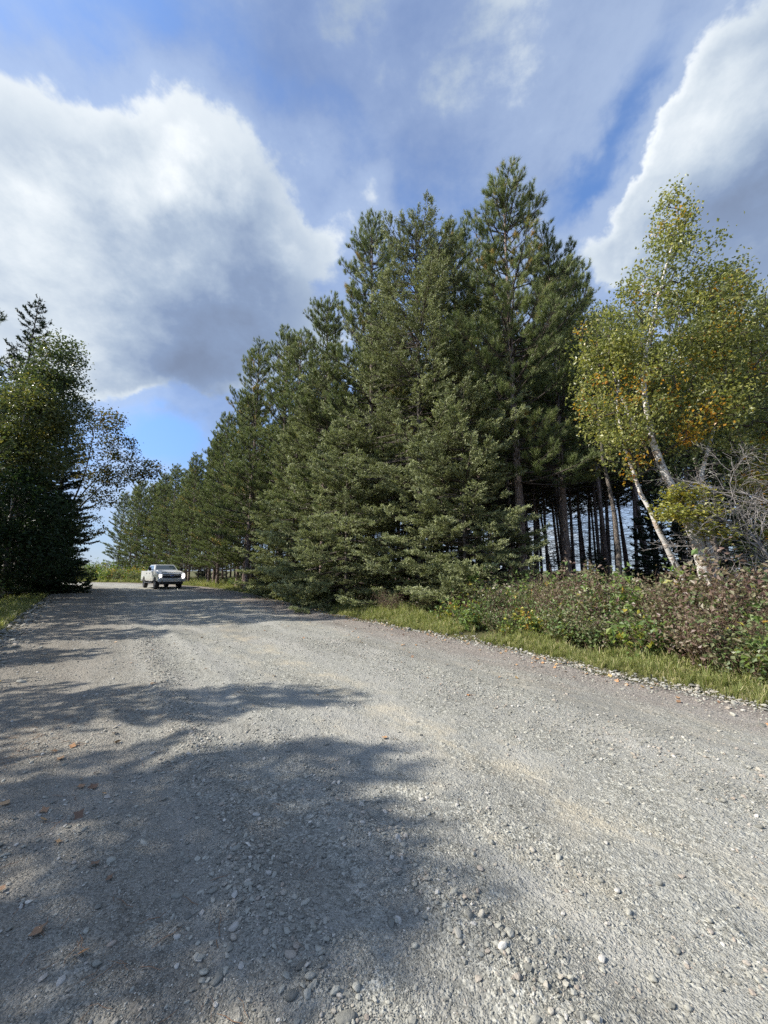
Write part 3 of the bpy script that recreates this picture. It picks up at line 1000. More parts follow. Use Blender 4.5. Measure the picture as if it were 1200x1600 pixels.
def spruce_meshes(name, seed, H=18.0, RR=4.0, shoots=30000, K=6, mat='spruce', lo=0.3, prof_pow=0.8, sl=0.11, gap=1.0, nw=0.022, droop=14):
    """spruce: tiers of flat sprays that droop and turn up at the tip"""
    rng = np.random.default_rng(seed)
    bt = Buf()
    zz = np.linspace(-0.2, H, 14)
    Pt = np.column_stack([0.05 * np.sin(zz / 3), 0.05 * np.cos(zz / 4), zz])
    rad = 0.2 * (H / 18) * (1 - np.clip(zz, 0, H) / H * 0.95) + 0.05 * np.exp(-np.maximum(zz, 0) / 0.35)
    V, T = tube(Pt, rad, 9)
    bt.add(V, T)
    seg = []
    SP, SD, ST = [], [], []
    branches = []
    z = lo
    tot = 0
    while z < H - 0.15:
        rel = z / H
        nb = 5 if rel < 0.9 else 4
        a0 = rng.uniform(0, 6.28)
        for i in range(nb):
            az = a0 + i * 6.283 / nb + rng.normal(0, 0.3)
            # irregular outline: some sectors and heights reach further
            lump = 1 + 0.28 * float(vn(z * 0.45 + seed, az * 1.2, 3)) * 2 * 0.8
            L = (RR * (1 - rel) ** prof_pow * (0.82 + 0.18 * min(1, rel / 0.12)) + 0.12) * rng.uniform(0.62, 1.15) * lump
            branches.append((z + rng.normal(0, 0.08), az, L, rel))
            tot += L * L * 0.5 + 0.3 * L
        z += (0.24 + 0.22 * rng.random()) * gap * (1 if rel < 0.85 else 0.7)
    per = shoots / tot
    for z, az, L, rel in branches:
        n = 7
        el = R(-droop + (droop + 30) * rel ** 1.3 + rng.normal(0, 5))
        pts = [np.array([0, 0, z])]
        for k in range(n):
            u = k / (n - 1)
            e = el - R(8) * math.sin(u * 3.1) + R(26) * u ** 2.2
            pts.append(pts[-1] + np.array([math.cos(az) * math.cos(e), math.sin(az) * math.cos(e), math.sin(e)]) * L / n)
        pts = np.array(pts)
        rr = np.linspace(0.010 + 0.010 * L, 0.004, n + 1)
        for k in range(n):
            seg.append((pts[k], pts[k + 1], rr[k], rr[k + 1]))
        m = int(per * (L * L * 0.5 + 0.3 * L)) + 4
        # clumpy sprays: side twigs carry the shoots
        ntw = max(3, int(L * 7))
        u0 = 1 - rng.random(ntw) ** 1.5 * 0.78
        kk = np.minimum(n - 1, (u0 * n).astype(int))
        f = (u0 * n - kk)[:, None]
        bp = pts[kk] * (1 - f) + pts[kk + 1] * f
        dd = norm(pts[kk + 1] - pts[kk])
        side = norm(np.cross(dd, np.array([[0, 0, 1.0]]))) * rng.choice([-1, 1], ntw)[:, None]
        td = norm(dd * rng.uniform(0.5, 1.1, (ntw, 1)) + side * rng.uniform(0.3, 1.1, (ntw, 1)) + np.array([[0, 0, 1.0]]) * rng.uniform(-0.15, 0.28, (ntw, 1)))
        tl = (0.18 + 0.42 * L * (1.08 - u0)) * rng.uniform(0.6, 1.1, ntw)
        for a_, b_ in zip(bp, bp + td * tl[:, None]):
            seg.append((a_, b_, 0.005, 0.002))
        wgt = tl * rng.uniform(0.2, 1.0, ntw)
        wgt = wgt / wgt.sum()
        ix = rng.choice(ntw, m, p=wgt)
        v = rng.random(m) ** 0.75
        P = bp[ix] + td[ix] * (tl[ix] * v)[:, None] + rng.normal(0, 0.035, (m, 3)) * np.array([[1, 1, 0.6]])
        D = norm(td[ix] * 0.9 + rng.normal(0, 0.45, (m, 3)) + np.array([[0, 0, 0.28]]))
        bt0 = rng.normal(0, 0.07)
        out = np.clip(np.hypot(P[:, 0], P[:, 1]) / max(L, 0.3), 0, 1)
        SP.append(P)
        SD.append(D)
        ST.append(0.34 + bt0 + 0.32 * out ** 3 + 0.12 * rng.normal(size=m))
    P, D, S = np.concatenate(SP), np.concatenate(SD), np.concatenate(ST)
    A, B, ra, rb = map(np.array, zip(*seg))
    bb = Buf()
    V, T = prisms(A, B, ra, rb, 3)
    bb.add(V, T)
    bf = Buf()
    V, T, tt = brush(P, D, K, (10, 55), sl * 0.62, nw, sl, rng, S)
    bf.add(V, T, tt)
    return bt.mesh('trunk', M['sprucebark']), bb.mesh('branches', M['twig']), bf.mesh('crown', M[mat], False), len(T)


def place(name, kit, label, cat, x, y, rz=0.0, group=None, scale=1.0, tilt=(0, 0), sink=0.05):
    o = thing(name, label, cat, (x, y, Gz(x, y) - sink), rz, group, scale, tilt)
    for nm, me in zip(('trunk', 'branches', 'crown'), kit[:3]):
        link(nm, me, o)
    return o


PI = math.pi
pine_hi = [pine_meshes('pine', 300 + k, 19.0, cb, RR, 52, 1.25, w=0.0115) for k, (cb, RR) in enumerate([(5.0, 3.0), (3.4, 3.3), (5.8, 2.9)])]
pine_in = [pine_meshes('pine', 320 + k, 18.6, 7.3, 2.3, 16, 1.1, w=0.030, dead=110, girth=0.8) for k in range(3)]
pine_lo = [pine_meshes('pine', 340 + k, 18.8, 1.7, 3.3, 16, 1.4, w=0.034) for k in range(3)]
spr_big = spruce_meshes('spruce', 400, 17.6, 4.1, 120000, 4, prof_pow=0.40, nw=0.030, gap=0.72)
spr_mid = spruce_meshes('spruce', 401, 9.0, 3.3, 46000, 5, prof_pow=0.5, sl=0.12, nw=0.030, gap=0.8)
spr_mid2 = spruce_meshes('spruce', 402, 11.0, 3.0, 38000, 5, prof_pow=0.55, sl=0.13, nw=0.032, gap=0.85)
spr_dark = spruce_meshes('spruce', 403, 20.5, 4.4, 32000, 4, 'darkspruce', sl=0.2, nw=0.06, prof_pow=0.8, gap=1.3)
spr_dk2 = spruce_meshes('spruce', 404, 8.0, 2.4, 9000, 4, 'darkspruce', sl=0.16, nw=0.05, prof_pow=0.7, gap=1.3)
print('TRIS', [k[3] for k in pine_hi + pine_in + pine_lo], spr_big[3], spr_mid[3])

place('white_spruce', spr_big, 'broad dense spruce at the roadside whose skirt reaches the gravel', 'spruce tree', 1.5, 15.8, 0.4)
place('white_spruce', spr_mid, 'low bushy spruce in front of the tall dense one, greyer green', 'spruce tree', 2.9, 13.6, 1.9, scale=0.93)
place('white_spruce', spr_mid, 'young spruce at the left foot of the tall dense spruce', 'spruce tree', -1.6, 16.6, 3.6, scale=0.9)
place('white_spruce', spr_mid2, 'slim spruce leaning out over the verge left of the dense spruce', 'spruce tree', -3.0, 19.3, 0.7, scale=1.12)
place('white_spruce', spr_mid2, 'narrow olive spruce in the middle of the tree line', 'spruce tree', -5.3, 22.6, 2.9, scale=0.95)
place('white_spruce', spr_mid, 'short round spruce bending over the grass where the bare trunks begin', 'spruce tree', -6.9, 25.2, 5.1, scale=0.55)

place('red_pine', pine_hi[0], 'tallest red pine with open crown right of the dense spruce', 'pine tree', 5.15, 14.4, 0.3, scale=(1.12, 1.12, 0.955))
place('red_pine', pine_hi[1], 'red pine rising just behind the left shoulder of the dense spruce', 'pine tree', -0.7, 18.9, 1.3, scale=1.07)
place('red_pine', pine_hi[2], 'red pine whose crown fills the notch right of the spruce top', 'pine tree', 3.6, 17.2, 2.2, scale=0.98)
place('red_pine', pine_hi[0], 'red pine with crown half hidden left of the dense spruce', 'pine tree', -3.3, 20.6, 4.0, scale=0.90)
place('red_pine', pine_hi[2], 'red pine leaning right above the birch edge', 'pine tree', 7.3, 15.4, 5.2, scale=0.86)
place('red_pine', pine_hi[1], 'red pine with twin-tip look, right one of the pair over the road bend', 'pine tree', -7.4, 27.3, 0.9, scale=1.02)
place('red_pine', pine_hi[1], 'red pine, left one of the prominent pair over the road bend', 'pine tree', -10.2, 28.9, 2.6, scale=1.02)
place('red_pine', pine_hi[2], 'red pine between the prominent pair and the slim spruce', 'pine tree', -5.6, 24.3, 3.3, scale=0.92)


def plantation():
    rng = np.random.default_rng(77)
    # front row beyond the prominent pair, branched low on the road side
    s = 34.0
    k = 0
    while s < 73:
        x, y = st2xy(s, 9.2 + rng.normal(0, 0.35), 90.0)
        place('red_pine', pine_lo[k % 3], 'red pine of the outer row, branched low over the road verge', 'pine tree', float(x), float(y),
              rng.uniform(0, 6.28), 'red pines in the outer row of the plantation', rng.uniform(0.90, 1.0) * float(np.interp(s, [34, 48, 84], [0.98, 0.86, 0.80])))
        s += 2.9 + rng.normal(0, 0.3)
        k += 1
    for row in range(10):
        t0 = 12.6 + row * 2.8
        s = -14 + rng.uniform(0, 1)
        while s < (70 if row < 2 else 56 if row < 5 else 32):
            x, y = st2xy(s, t0 + rng.normal(0, 0.3), 90.0)
            x, y = float(x), float(y)
            px = x / max(y, 0.1)
            if y > 3 and -0.95 < px < 1.15 and y > np.interp(px, [0.3, 0.42, 0.50, 0.6, 0.9, 1.2], [12, 14.5, 17.5, 20.5, 20, 18]) and not (math.hypot(x - 5.7, y - 14.4) < 1.6 or math.hypot(x - 8.0, y - 15.6) < 1.6 or math.hypot(x - 3.6, y - 17.2) < 1.5):
                place('red_pine', pine_in[k % 3], 'tall straight red pine with bare dark trunk inside the plantation', 'pine tree', x, y,
                      rng.uniform(0, 6.28), 'bare-trunked red pines inside the plantation', rng.uniform(0.90, 1.04) * float(np.interp(s, [30, 48], [1.0, 0.84])),
                      (rng.normal(0, 0.02), R(-3) + rng.normal(0, 0.022)))
                k += 1
            s += (2.6 if row < 4 else 2.2) + rng.normal(0, 0.35)


plantation()


# ------------------------------------------------------------------ broadleaf trees
def grow(trunks, targets, rng, step=0.35, jit=0.05, tip=0.004, powr=0.48, rmax=0.06):
    """branches that reach from the stems to every target point"""
    cap = 60000
    N = np.zeros((cap, 3))
    par = np.full(cap, -1)
    n = 0
    stem = 0
    for P in trunks:
        for i, p in enumerate(P):
            N[n] = p
            par[n] = -1
            n += 1
    stem = n
    st = N[:stem]
    d0 = np.min(np.linalg.norm(targets[:, None, :] - st[None, :, :], axis=2), 1)
    order = np.argsort(d0 + rng.normal(0, 0.15, len(d0)))
    ends = []
    for ti in order:
        p = targets[ti]
        q = N[:n]
        dv = p - q
        dist = np.linalg.norm(dv, axis=1)
        cost = dist + 0.9 * np.maximum(0, 0.25 * np.hypot(dv[:, 0], dv[:, 1]) - dv[:, 2]) + 0.15 * (np.arange(n) < stem) * 0
        j = int(np.argmin(cost))
        m = max(1, int(math.ceil(dist[j] / step)))
        a = N[j].copy()
        last = j
        for k in range(1, m + 1):
            u = k / m
            b = a + (p - a) * u + np.array([0, 0, 0.06 * dist[j] * math.sin(u * PI)])
            if k < m:
                b = b + rng.normal(0, jit, 3)
            N[n] = b
            par[n] = last
            last = n
            n += 1
        ends.append(last)
    cnt = np.zeros(n)
    cnt[ends] += 1
    for i in range(n - 1, stem - 1, -1):
        if par[i] >= 0:
            cnt[par[i]] += cnt[i]
    idx = np.arange(stem, n)
    rc = np.minimum(tip * np.maximum(cnt, 1) ** powr, rmax)
    A, B = N[par[idx]], N[idx]
    ra = np.where(par[idx] < stem, rc[idx] * 1.1, rc[par[idx]])
    ra = np.minimum(ra, rc[idx] * 1.6)
    return A, B, ra, rc[idx]


def blob_points(blobs, rng, shell=0.5):
    out = []
    for (c, r, n) in blobs:
        d = norm(rng.normal(size=(n, 3)))
        rad = rng.random(n) ** (1 / 3) * (1 - shell) + shell * rng.random(n) ** 0.25
        out.append(np.array(c) + d * rad[:, None] * np.array(r))
    return np.concatenate(out)


def stem_curve(P, n=14):
    P = np.array(P, float)
    u = np.linspace(0, len(P) - 1, n)
    out = []
    for q in u:
        i = min(int(q), len(P) - 2)
        f = q - i
        p0, p1, p2, p3 = P[max(i - 1, 0)], P[i], P[i + 1], P[min(i + 2, len(P) - 1)]
        out.append(0.5 * ((2 * p1) + (p2 - p0) * f + (2 * p0 - 5 * p1 + 4 * p2 - p3) * f * f + (3 * p1 - p0 - 3 * p2 + p3) * f ** 3))
    return np.array(out)


def broadleaf(name, label, cat, loc, stems, blobs, seed, leafmat, barkmat, per=40, lsize=0.05, spread=0.22, tint=None, group=None, branchmat=None,
              shell=0.5, trunkparts=True, tip=0.004, rz=0.0, scale=1.0, up=0.35, jit=0.05):
    rng = np.random.default_rng(seed)
    loc = np.array([loc[0], loc[1], Gz(loc[0], loc[1]) - 0.05])
    o = thing(name, label, cat, tuple(loc), rz, group, scale)
    curves = []
    for (pts, r0, r1) in stems:
        C = stem_curve(pts, 18)
        C = C + rng.normal(0, 0.012, C.shape)
        V, T = tube(C, np.linspace(0, 1, 18) ** 0.8 * (r1 - r0) + r0, 9)
        b = Buf()
        b.add(V, T)
        link('trunk', b.mesh('trunk', barkmat), o)
        curves.append(C[4:])
    tg = blob_points(blobs, rng, shell)
    A, B, ra, rb = grow(curves, tg, rng, tip=tip, jit=jit)
    b = Buf()
    V, T = prisms(A, B, ra, rb, 4)
    b.add(V, T)
    link('branches', b.mesh('branches', branchmat or M['twig']), o)
    if per:
        P = np.repeat(tg, per, 0)
        tt = tint(tg, rng) if tint else 0.5 + 0.12 * rng.normal(size=len(tg))
        tt = np.repeat(tt, per) + 0.10 * rng.normal(size=len(P))
        P = P + rng.normal(0, spread, P.shape) * np.array([[1, 1, 0.75]])
        V, T, ta = leafs(P, lsize, rng, np.clip(tt, 0, 1), up)
        b = Buf()
        b.add(V, T, ta)
        link('crown', b.mesh('crown', leafmat, False), o)
    return o


def birch_tint(tg, rng):
    v = np.array([float(vn(p[0] * 0.9 + 5, p[2] * 0.9 + p[1] * 0.5, 2)) for p in tg])
    t = 0.45 + 0.30 * v + 0.06 * rng.normal(size=len(tg))
    hot = (rng.random(len(tg)) < 0.06)
    t = np.where(hot, 0.85 + 0.1 * rng.random(len(tg)), t)
    # a few whole sprays have turned
    for c in ((-1.9, -0.2, 5.6), (1.6, -0.6, 5.9), (2.4, -0.4, 6.1), (-0.3, -0.6, 4.5)):
        dd = np.linalg.norm(tg - np.array(c), axis=1)
        t = np.where(dd < 0.55, 0.86 + 0.08 * rng.normal(size=len(tg)), t)
    return t


# birch clump: origin (7.1, 8.5)
broadleaf('paper_birch', 'white-barked twin-stemmed birch with yellowing leaves rising behind the brush', 'birch tree', (7.15, 8.5),
          [([(-0.05, 0, 0), (-0.12, 0, 1.2), (-0.35, 0, 2.4), (-0.95, -0.1, 4.0), (-1.05, 0, 5.8), (-0.6, 0, 7.6), (0.1, 0, 9.6)], 0.15, 0.02),
           ([(0.10, 0.05, 0), (0.12, 0.05, 1.2), (0.0, 0.1, 2.2), (-0.5, 0.15, 3.4), (-1.15, 0.2, 4.6), (-1.7, 0.1, 6.2)], 0.13, 0.02),
           ([(0.0, 0.15, 0.3), (0.15, 0.3, 2.0), (0.3, 0.3, 3.6), (0.9, 0.3, 5.2), (1.3, 0.2, 7.0)], 0.09, 0.015)],
          [((-0.3, 0, 7.2), (1.7, 1.4, 1.7), 190), ((-1.6, 0, 5.6), (1.2, 1.2, 1.3), 115), ((1.5, 0, 6.6), (1.6, 1.3, 1.8), 150),
           ((0.1, 0, 8.8), (1.1, 0.9, 1.0), 60), ((0.15, 0, 10.2), (0.5, 0.4, 0.85), 40), ((1.3, 0.1, 8.4), (0.8, 0.7, 0.6), 34), ((0.0, -0.2, 4.9), (1.3, 1.0, 0.9), 70),
           ((2.6, 0, 5.2), (1.3, 1.2, 1.3), 80), ((-1.7, -0.2, 4.2), (0.6, 0.8, 0.8), 30), ((-1.9, 0, 6.9), (0.7, 0.7, 0.8), 40),
           ((2.9, 0, 7.0), (1.1, 0.9, 1.2), 60), ((0.4, 0.2, 6.2), (1.2, 1.0, 1.0), 60), ((3.3, 0, 5.6), (1.0, 0.9, 0.9), 40), ((0.2, 0, 5.2), (1.0, 0.8, 0.7), 40)],
          500, M['birchleaf'], M['birchbark'], 32, 0.064, 0.14, birch_tint, shell=0.3)
broadleaf('paper_birch', 'thin birch stem leaning far to the left with few leaves', 'birch tree', (6.55, 8.7),
          [([(0.35, 0, 0.2), (0.1, 0, 1.3), (-0.35, -0.05, 2.3), (-0.75, 0, 3.7), (-0.95, 0.05, 5.0), (-0.8, 0.1, 6.2)], 0.085, 0.015)],
          [((-0.9, 0.1, 5.6), (0.5, 0.5, 0.9), 22), ((-1.0, 0, 4.6), (0.5, 0.5, 0.5), 10)], 501, M['birchleaf'], M['birchbark'], 26, 0.055, 0.16, birch_tint)
broadleaf('young_birch', 'low yellow-green sapling with drooping leaves in front of the birch trunks', 'sapling', (6.7, 8.0),
          [([(0, 0, 0), (0.05, 0, 1.0), (-0.1, -0.05, 2.2), (-0.2, 0, 3.0)], 0.025, 0.006)],
          [((-0.4, -0.1, 2.65), (0.75, 0.5, 0.16), 40), ((-0.3, 0, 3.05), (0.5, 0.4, 0.14), 24), ((0.1, -0.1, 2.2), (0.5, 0.4, 0.2), 18)], 502,
          M['birchleaf'], M['twig'], 24, 0.075, 0.11, lambda tg, r: 0.64 + 0.05 * r.normal(size=len(tg)), up=1.6)
# dead grey tree in front of the birch, right
def dead_tree():
    rng = np.random.default_rng(503)
    x, y = 8.1, 7.6
    o = thing('dead_tree', 'leafless bleached grey tree with fans of fine twigs right of the birch', 'dead tree', (x, y, Gz(x, y) - 0.05))
    seg = []

    def branch(p, d, L, r, depth):
        n = 5
        pts = [np.array(p)]
        d = norm(np.array(d, float))
        for k in range(n):
            d = norm(d + rng.normal(0, 0.10, 3) + np.array([0, 0, 0.05 * (depth < 3)]))
            q = pts[-1] + d * L / n
            seg.append((pts[-1], q, r * (1 - 0.8 * k / n), r * (1 - 0.8 * (k + 1) / n)))
            pts.append(q)
            if depth < 4 and k > 0:
                for _ in range(2 if depth < 3 else 1):
                    if rng.random() < 0.8:
                        ax = norm(np.cross(d, rng.normal(size=3)))
                        an = R(rng.uniform(22, 55))
                        branch(q, d * math.cos(an) + ax * math.sin(an), L * rng.uniform(0.36, 0.58), r * 0.42, depth + 1)
    for pts, r0, fan in (([(0.0, 0, 0.2), (-0.1, 0, 1.0), (-0.55, 0, 1.7), (-0.85, 0, 2.2)], 0.045, (-0.5, 0, 0.9)),
                         ([(0.9, 0, 0.2), (0.8, 0, 1.3), (0.2, 0, 2.3), (-0.5, 0, 2.9)], 0.042, (-0.9, 0, 0.35)),
                         ([(0.5, 0.1, 0.2), (0.55, 0, 1.6), (0.35, -0.1, 2.7), (0.5, 0, 3.6)], 0.036, (0.25, 0, 1)),
                         ([(1.1, 0, 0.2), (0.9, 0.1, 0.9), (0.0, 0.1, 1.35), (-0.6, 0.1, 1.5)], 0.03, (-0.9, 0, 0.1))):
        C = stem_curve(pts, 12)
        V, T = tube(C, np.linspace(r0, r0 * 0.45, 12), 7)
        b = Buf()
        b.add(V, T)
        link('trunk', b.mesh('trunk', M['deadwood']), o)
        branch(C[-1], fan, 1.3, r0 * 0.42, 1)
        for k in (5, 7, 8, 9, 10):
            dd = norm(C[k + 1] - C[k])
            for _ in range(2):
                sd = rng.normal(size=3) * np.array([1, 0.6, 1])
                branch(C[k], dd + 0.9 * norm(sd), rng.uniform(0.7, 1.25), r0 * 0.3, 2)
    A, B, ra, rb = map(np.array, zip(*seg))
    V, T = prisms(A, B, np.maximum(ra, 0.0022), np.maximum(rb, 0.0016), 4)
    b = Buf()
    b.add(V, T)
    link('branches', b.mesh('branches', M['deadwood']), o)


dead_tree()
broadleaf('young_maple', 'small yellow-green maple with an orange tip at the right edge', 'sapling', (9.0, 8.3),
          [([(0, 0, 0), (-0.1, 0, 1.5), (0.1, 0, 3.2), (0, 0, 4.2)], 0.04, 0.01)],
          [((-0.3, 0, 3.4), (0.8, 0.7, 0.7), 50), ((0.2, 0, 2.4), (0.8, 0.6, 0.5), 36), ((0.3, 0, 4.3), (0.6, 0.6, 0.5), 24)], 504,
          M['birchleaf'], M['twig'], 22, 0.085, 0.17, lambda tg, r: np.where(r.random(len(tg)) < 0.15, 0.9, 0.62) + 0.05 * r.normal(size=len(tg)), up=1.2)
broadleaf('leafy_tree', 'dark green broadleaf tree behind the birch at the plantation edge', 'tree', (10.6, 12.5),
          [([(0, 0, 0), (0.1, 0, 3), (-0.1, 0.1, 6), (0.2, 0, 9.4)], 0.12, 0.02)],
          [((0, 0, 7.4), (1.8, 1.7, 2.6), 170), ((0.2, 0, 4.4), (1.6, 1.5, 1.4), 70)], 505,
          M['aspenleaf'], M['sprucebark'], 26, 0.085, 0.26, lambda tg, r: 0.35 + 0.12 * r.normal(size=len(tg)))
broadleaf('leafy_tree', 'yellowing broadleaf tree between the tallest pine and the birch', 'tree', (7.6, 12.7),
          [([(0, 0, 0), (0.1, 0, 3), (-0.1, 0.1, 6), (0.1, 0, 10.4)], 0.11, 0.02)],
          [((0.2, 0, 8.6), (1.2, 1.2, 2.3), 110), ((0.3, 0, 5.8), (1.2, 1.2, 1.2), 46)], 506,
          M['aspenleaf'], M['sprucebark'], 24, 0.08, 0.24, lambda tg, r: 0.55 + 0.14 * r.normal(size=len(tg)))

rng_u = np.random.default_rng(808)
for i, (x, y) in enumerate([(8.9, 16.6), (11.2, 15.4), (13.4, 15.0), (10.4, 18.8), (13.0, 18.6), (15.6, 17.0), (12.3, 12.9), (8.6, 19.6), (16.2, 20.5), (18.5, 18.8), (6.9, 20.4)]):
    place('understorey_spruce', spr_dk2, 'dark young spruce growing in the shade between the bare pine trunks', 'spruce tree', x, y, i * 1.1, 'young spruces in the shade of the plantation',
          rng_u.uniform(0.55, 0.95) if x / y > 0.62 else rng_u.uniform(0.25, 0.4))
broadleaf('leafy_tree', 'tall dark green broadleaf tree behind the dead grey tree at the right edge', 'tree', (13.0, 11.8),
          [([(0, 0, 0), (0.1, 0, 3), (-0.1, 0.1, 6), (0.2, 0, 9.4)], 0.12, 0.02)],
          [((0, 0, 7.6), (1.8, 1.7, 2.4), 150), ((-0.3, 0, 4.6), (1.8, 1.5, 1.6), 110), ((-0.2, 0, 2.4), (1.6, 1.3, 1.0), 60)], 507,
          M['aspenleaf'], M['sprucebark'], 26, 0.085, 0.26, lambda tg, r: 0.38 + 0.14 * r.normal(size=len(tg)))

for i in range(22):
    x, y = map(float, st2xy(28 + i * 1.9, 19 + rng_u.uniform(-2, 3), 90.0))
    place('understorey_spruce', spr_dk2, 'dark young spruce deep among the far plantation trunks', 'spruce tree', x, y, i * 1.7, 'young spruces deep in the far plantation', rng_u.uniform(0.35, 0.6))

for i, (x, y) in enumerate([(3.8, 19.5), (1.0, 20.2), (-1.8, 22.0), (-4.2, 25.2), (2.6, 23.0), (5.6, 18.2), (-0.4, 25.5), (-2.8, 28.5), (-5.2, 30.5)]):
    place('understorey_spruce', spr_dk2, 'dark young spruce hidden behind the dense roadside spruces', 'spruce tree', x, y, i * 1.3, 'young spruces behind the roadside spruces', rng_u.uniform(0.6, 0.85))

# left side of the road
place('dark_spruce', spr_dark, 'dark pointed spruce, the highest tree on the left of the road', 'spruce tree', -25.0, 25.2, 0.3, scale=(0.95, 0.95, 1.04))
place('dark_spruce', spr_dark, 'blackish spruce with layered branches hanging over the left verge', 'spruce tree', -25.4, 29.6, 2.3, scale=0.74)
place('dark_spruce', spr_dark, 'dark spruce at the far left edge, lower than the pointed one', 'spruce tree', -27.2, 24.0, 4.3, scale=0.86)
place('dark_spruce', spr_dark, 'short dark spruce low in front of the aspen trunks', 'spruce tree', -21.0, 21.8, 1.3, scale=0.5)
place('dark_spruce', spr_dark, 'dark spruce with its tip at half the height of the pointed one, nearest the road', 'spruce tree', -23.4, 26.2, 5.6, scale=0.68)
broadleaf('aspen', 'grey-green aspen leaning in front of the pointed dark spruce', 'aspen tree', (-21.6, 22.8),
          [([(0, 0, 0), (0.1, 0, 5), (0.6, 0, 10), (0.9, 0, 15.6)], 0.17, 0.02), ([(0, 0, 3), (-0.4, 0, 6), (-0.2, 0, 11), (-0.2, 0, 14)], 0.1, 0.02)],
          [((0.9, 0, 14.6), (1.3, 1.3, 1.9), 90), ((0.8, 0, 12.0), (2.0, 1.8, 2.2), 160), ((-0.6, 0, 12.2), (1.6, 1.6, 2.4), 110), ((0.4, 0, 9.2), (2.2, 2.0, 1.8), 110)], 510,
          M['aspenleaf'], M['birchbark'], 40, 0.125, 0.32, lambda tg, r: 0.50 + 0.10 * r.normal(size=len(tg)))
broadleaf('birch', 'slender pale-stemmed birch with yellow-green leaves at the left edge', 'birch tree', (-20.6, 20.9),
          [([(0, 0, 0), (0.1, 0, 4), (0.0, 0, 8), (0.1, 0, 12.0)], 0.10, 0.02)],
          [((0.2, 0, 10.2), (1.7, 1.6, 2.2), 120), ((0.7, 0, 7.6), (1.7, 1.5, 1.6), 80), ((-1.2, 0, 8), (1.4, 1.3, 2.0), 70)], 511,
          M['aspenleaf'], M['birchbark'], 40, 0.14, 0.28, lambda tg, r: 0.64 + 0.07 * r.normal(size=len(tg)))
broadleaf('maple', 'thin-leaved maple spreading its russet branches out over the road', 'maple tree', (-25.0, 29.0),
          [([(0, 0, 0), (0.3, 0, 3), (1.0, -0.1, 6), (2.0, -0.2, 9), (2.4, -0.3, 12.6)], 0.14, 0.02), ([(0.6, 0, 4.6), (2.2, -0.1, 6.8), (4.0, -0.3, 8.4), (5.6, -0.5, 9.2)], 0.08, 0.015),
           ([(1.2, 0, 6.6), (2.8, -0.1, 8.6), (4.2, -0.3, 10.4)], 0.06, 0.015)],
          [((1.8, -0.3, 12.6), (1.6, 1.4, 2.0), 80), ((3.6, -0.3, 13.0), (1.0, 0.9, 1.2), 40), ((4.8, -0.5, 10.8), (1.3, 1.2, 1.1), 56), ((6.8, -0.6, 9.2), (1.3, 1.0, 0.8), 50),
           ((4.8, -0.4, 8.6), (1.8, 1.3, 0.8), 60), ((2.6, -0.2, 9.6), (1.6, 1.3, 1.6), 66), ((3.4, -0.2, 7.0), (1.6, 1.3, 1.0), 44), ((2.4, 0, 4.8), (1.8, 1.3, 1.0), 36)], 512,
          M['mapleleaf'], M['twig'], 15, 0.14, 0.24, lambda tg, r: 0.42 + 0.22 * r.normal(size=len(tg)), tip=0.006)
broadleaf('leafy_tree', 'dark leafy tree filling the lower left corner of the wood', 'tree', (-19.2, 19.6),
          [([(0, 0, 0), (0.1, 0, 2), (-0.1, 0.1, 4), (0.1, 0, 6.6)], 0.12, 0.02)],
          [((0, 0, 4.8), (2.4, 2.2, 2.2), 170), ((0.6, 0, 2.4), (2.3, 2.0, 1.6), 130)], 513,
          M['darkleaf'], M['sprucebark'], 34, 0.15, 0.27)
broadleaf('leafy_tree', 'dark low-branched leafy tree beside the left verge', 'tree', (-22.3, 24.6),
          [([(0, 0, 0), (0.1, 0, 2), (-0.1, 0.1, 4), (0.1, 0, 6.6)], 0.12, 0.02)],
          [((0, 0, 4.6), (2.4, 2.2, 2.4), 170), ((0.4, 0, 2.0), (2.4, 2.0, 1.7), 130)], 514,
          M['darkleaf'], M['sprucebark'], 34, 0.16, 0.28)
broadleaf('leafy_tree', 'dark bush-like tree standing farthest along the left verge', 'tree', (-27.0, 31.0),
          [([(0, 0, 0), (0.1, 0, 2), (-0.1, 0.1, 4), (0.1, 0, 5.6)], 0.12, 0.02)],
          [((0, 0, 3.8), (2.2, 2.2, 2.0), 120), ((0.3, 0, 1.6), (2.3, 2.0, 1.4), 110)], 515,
          M['darkleaf'], M['sprucebark'], 26, 0.14, 0.28)


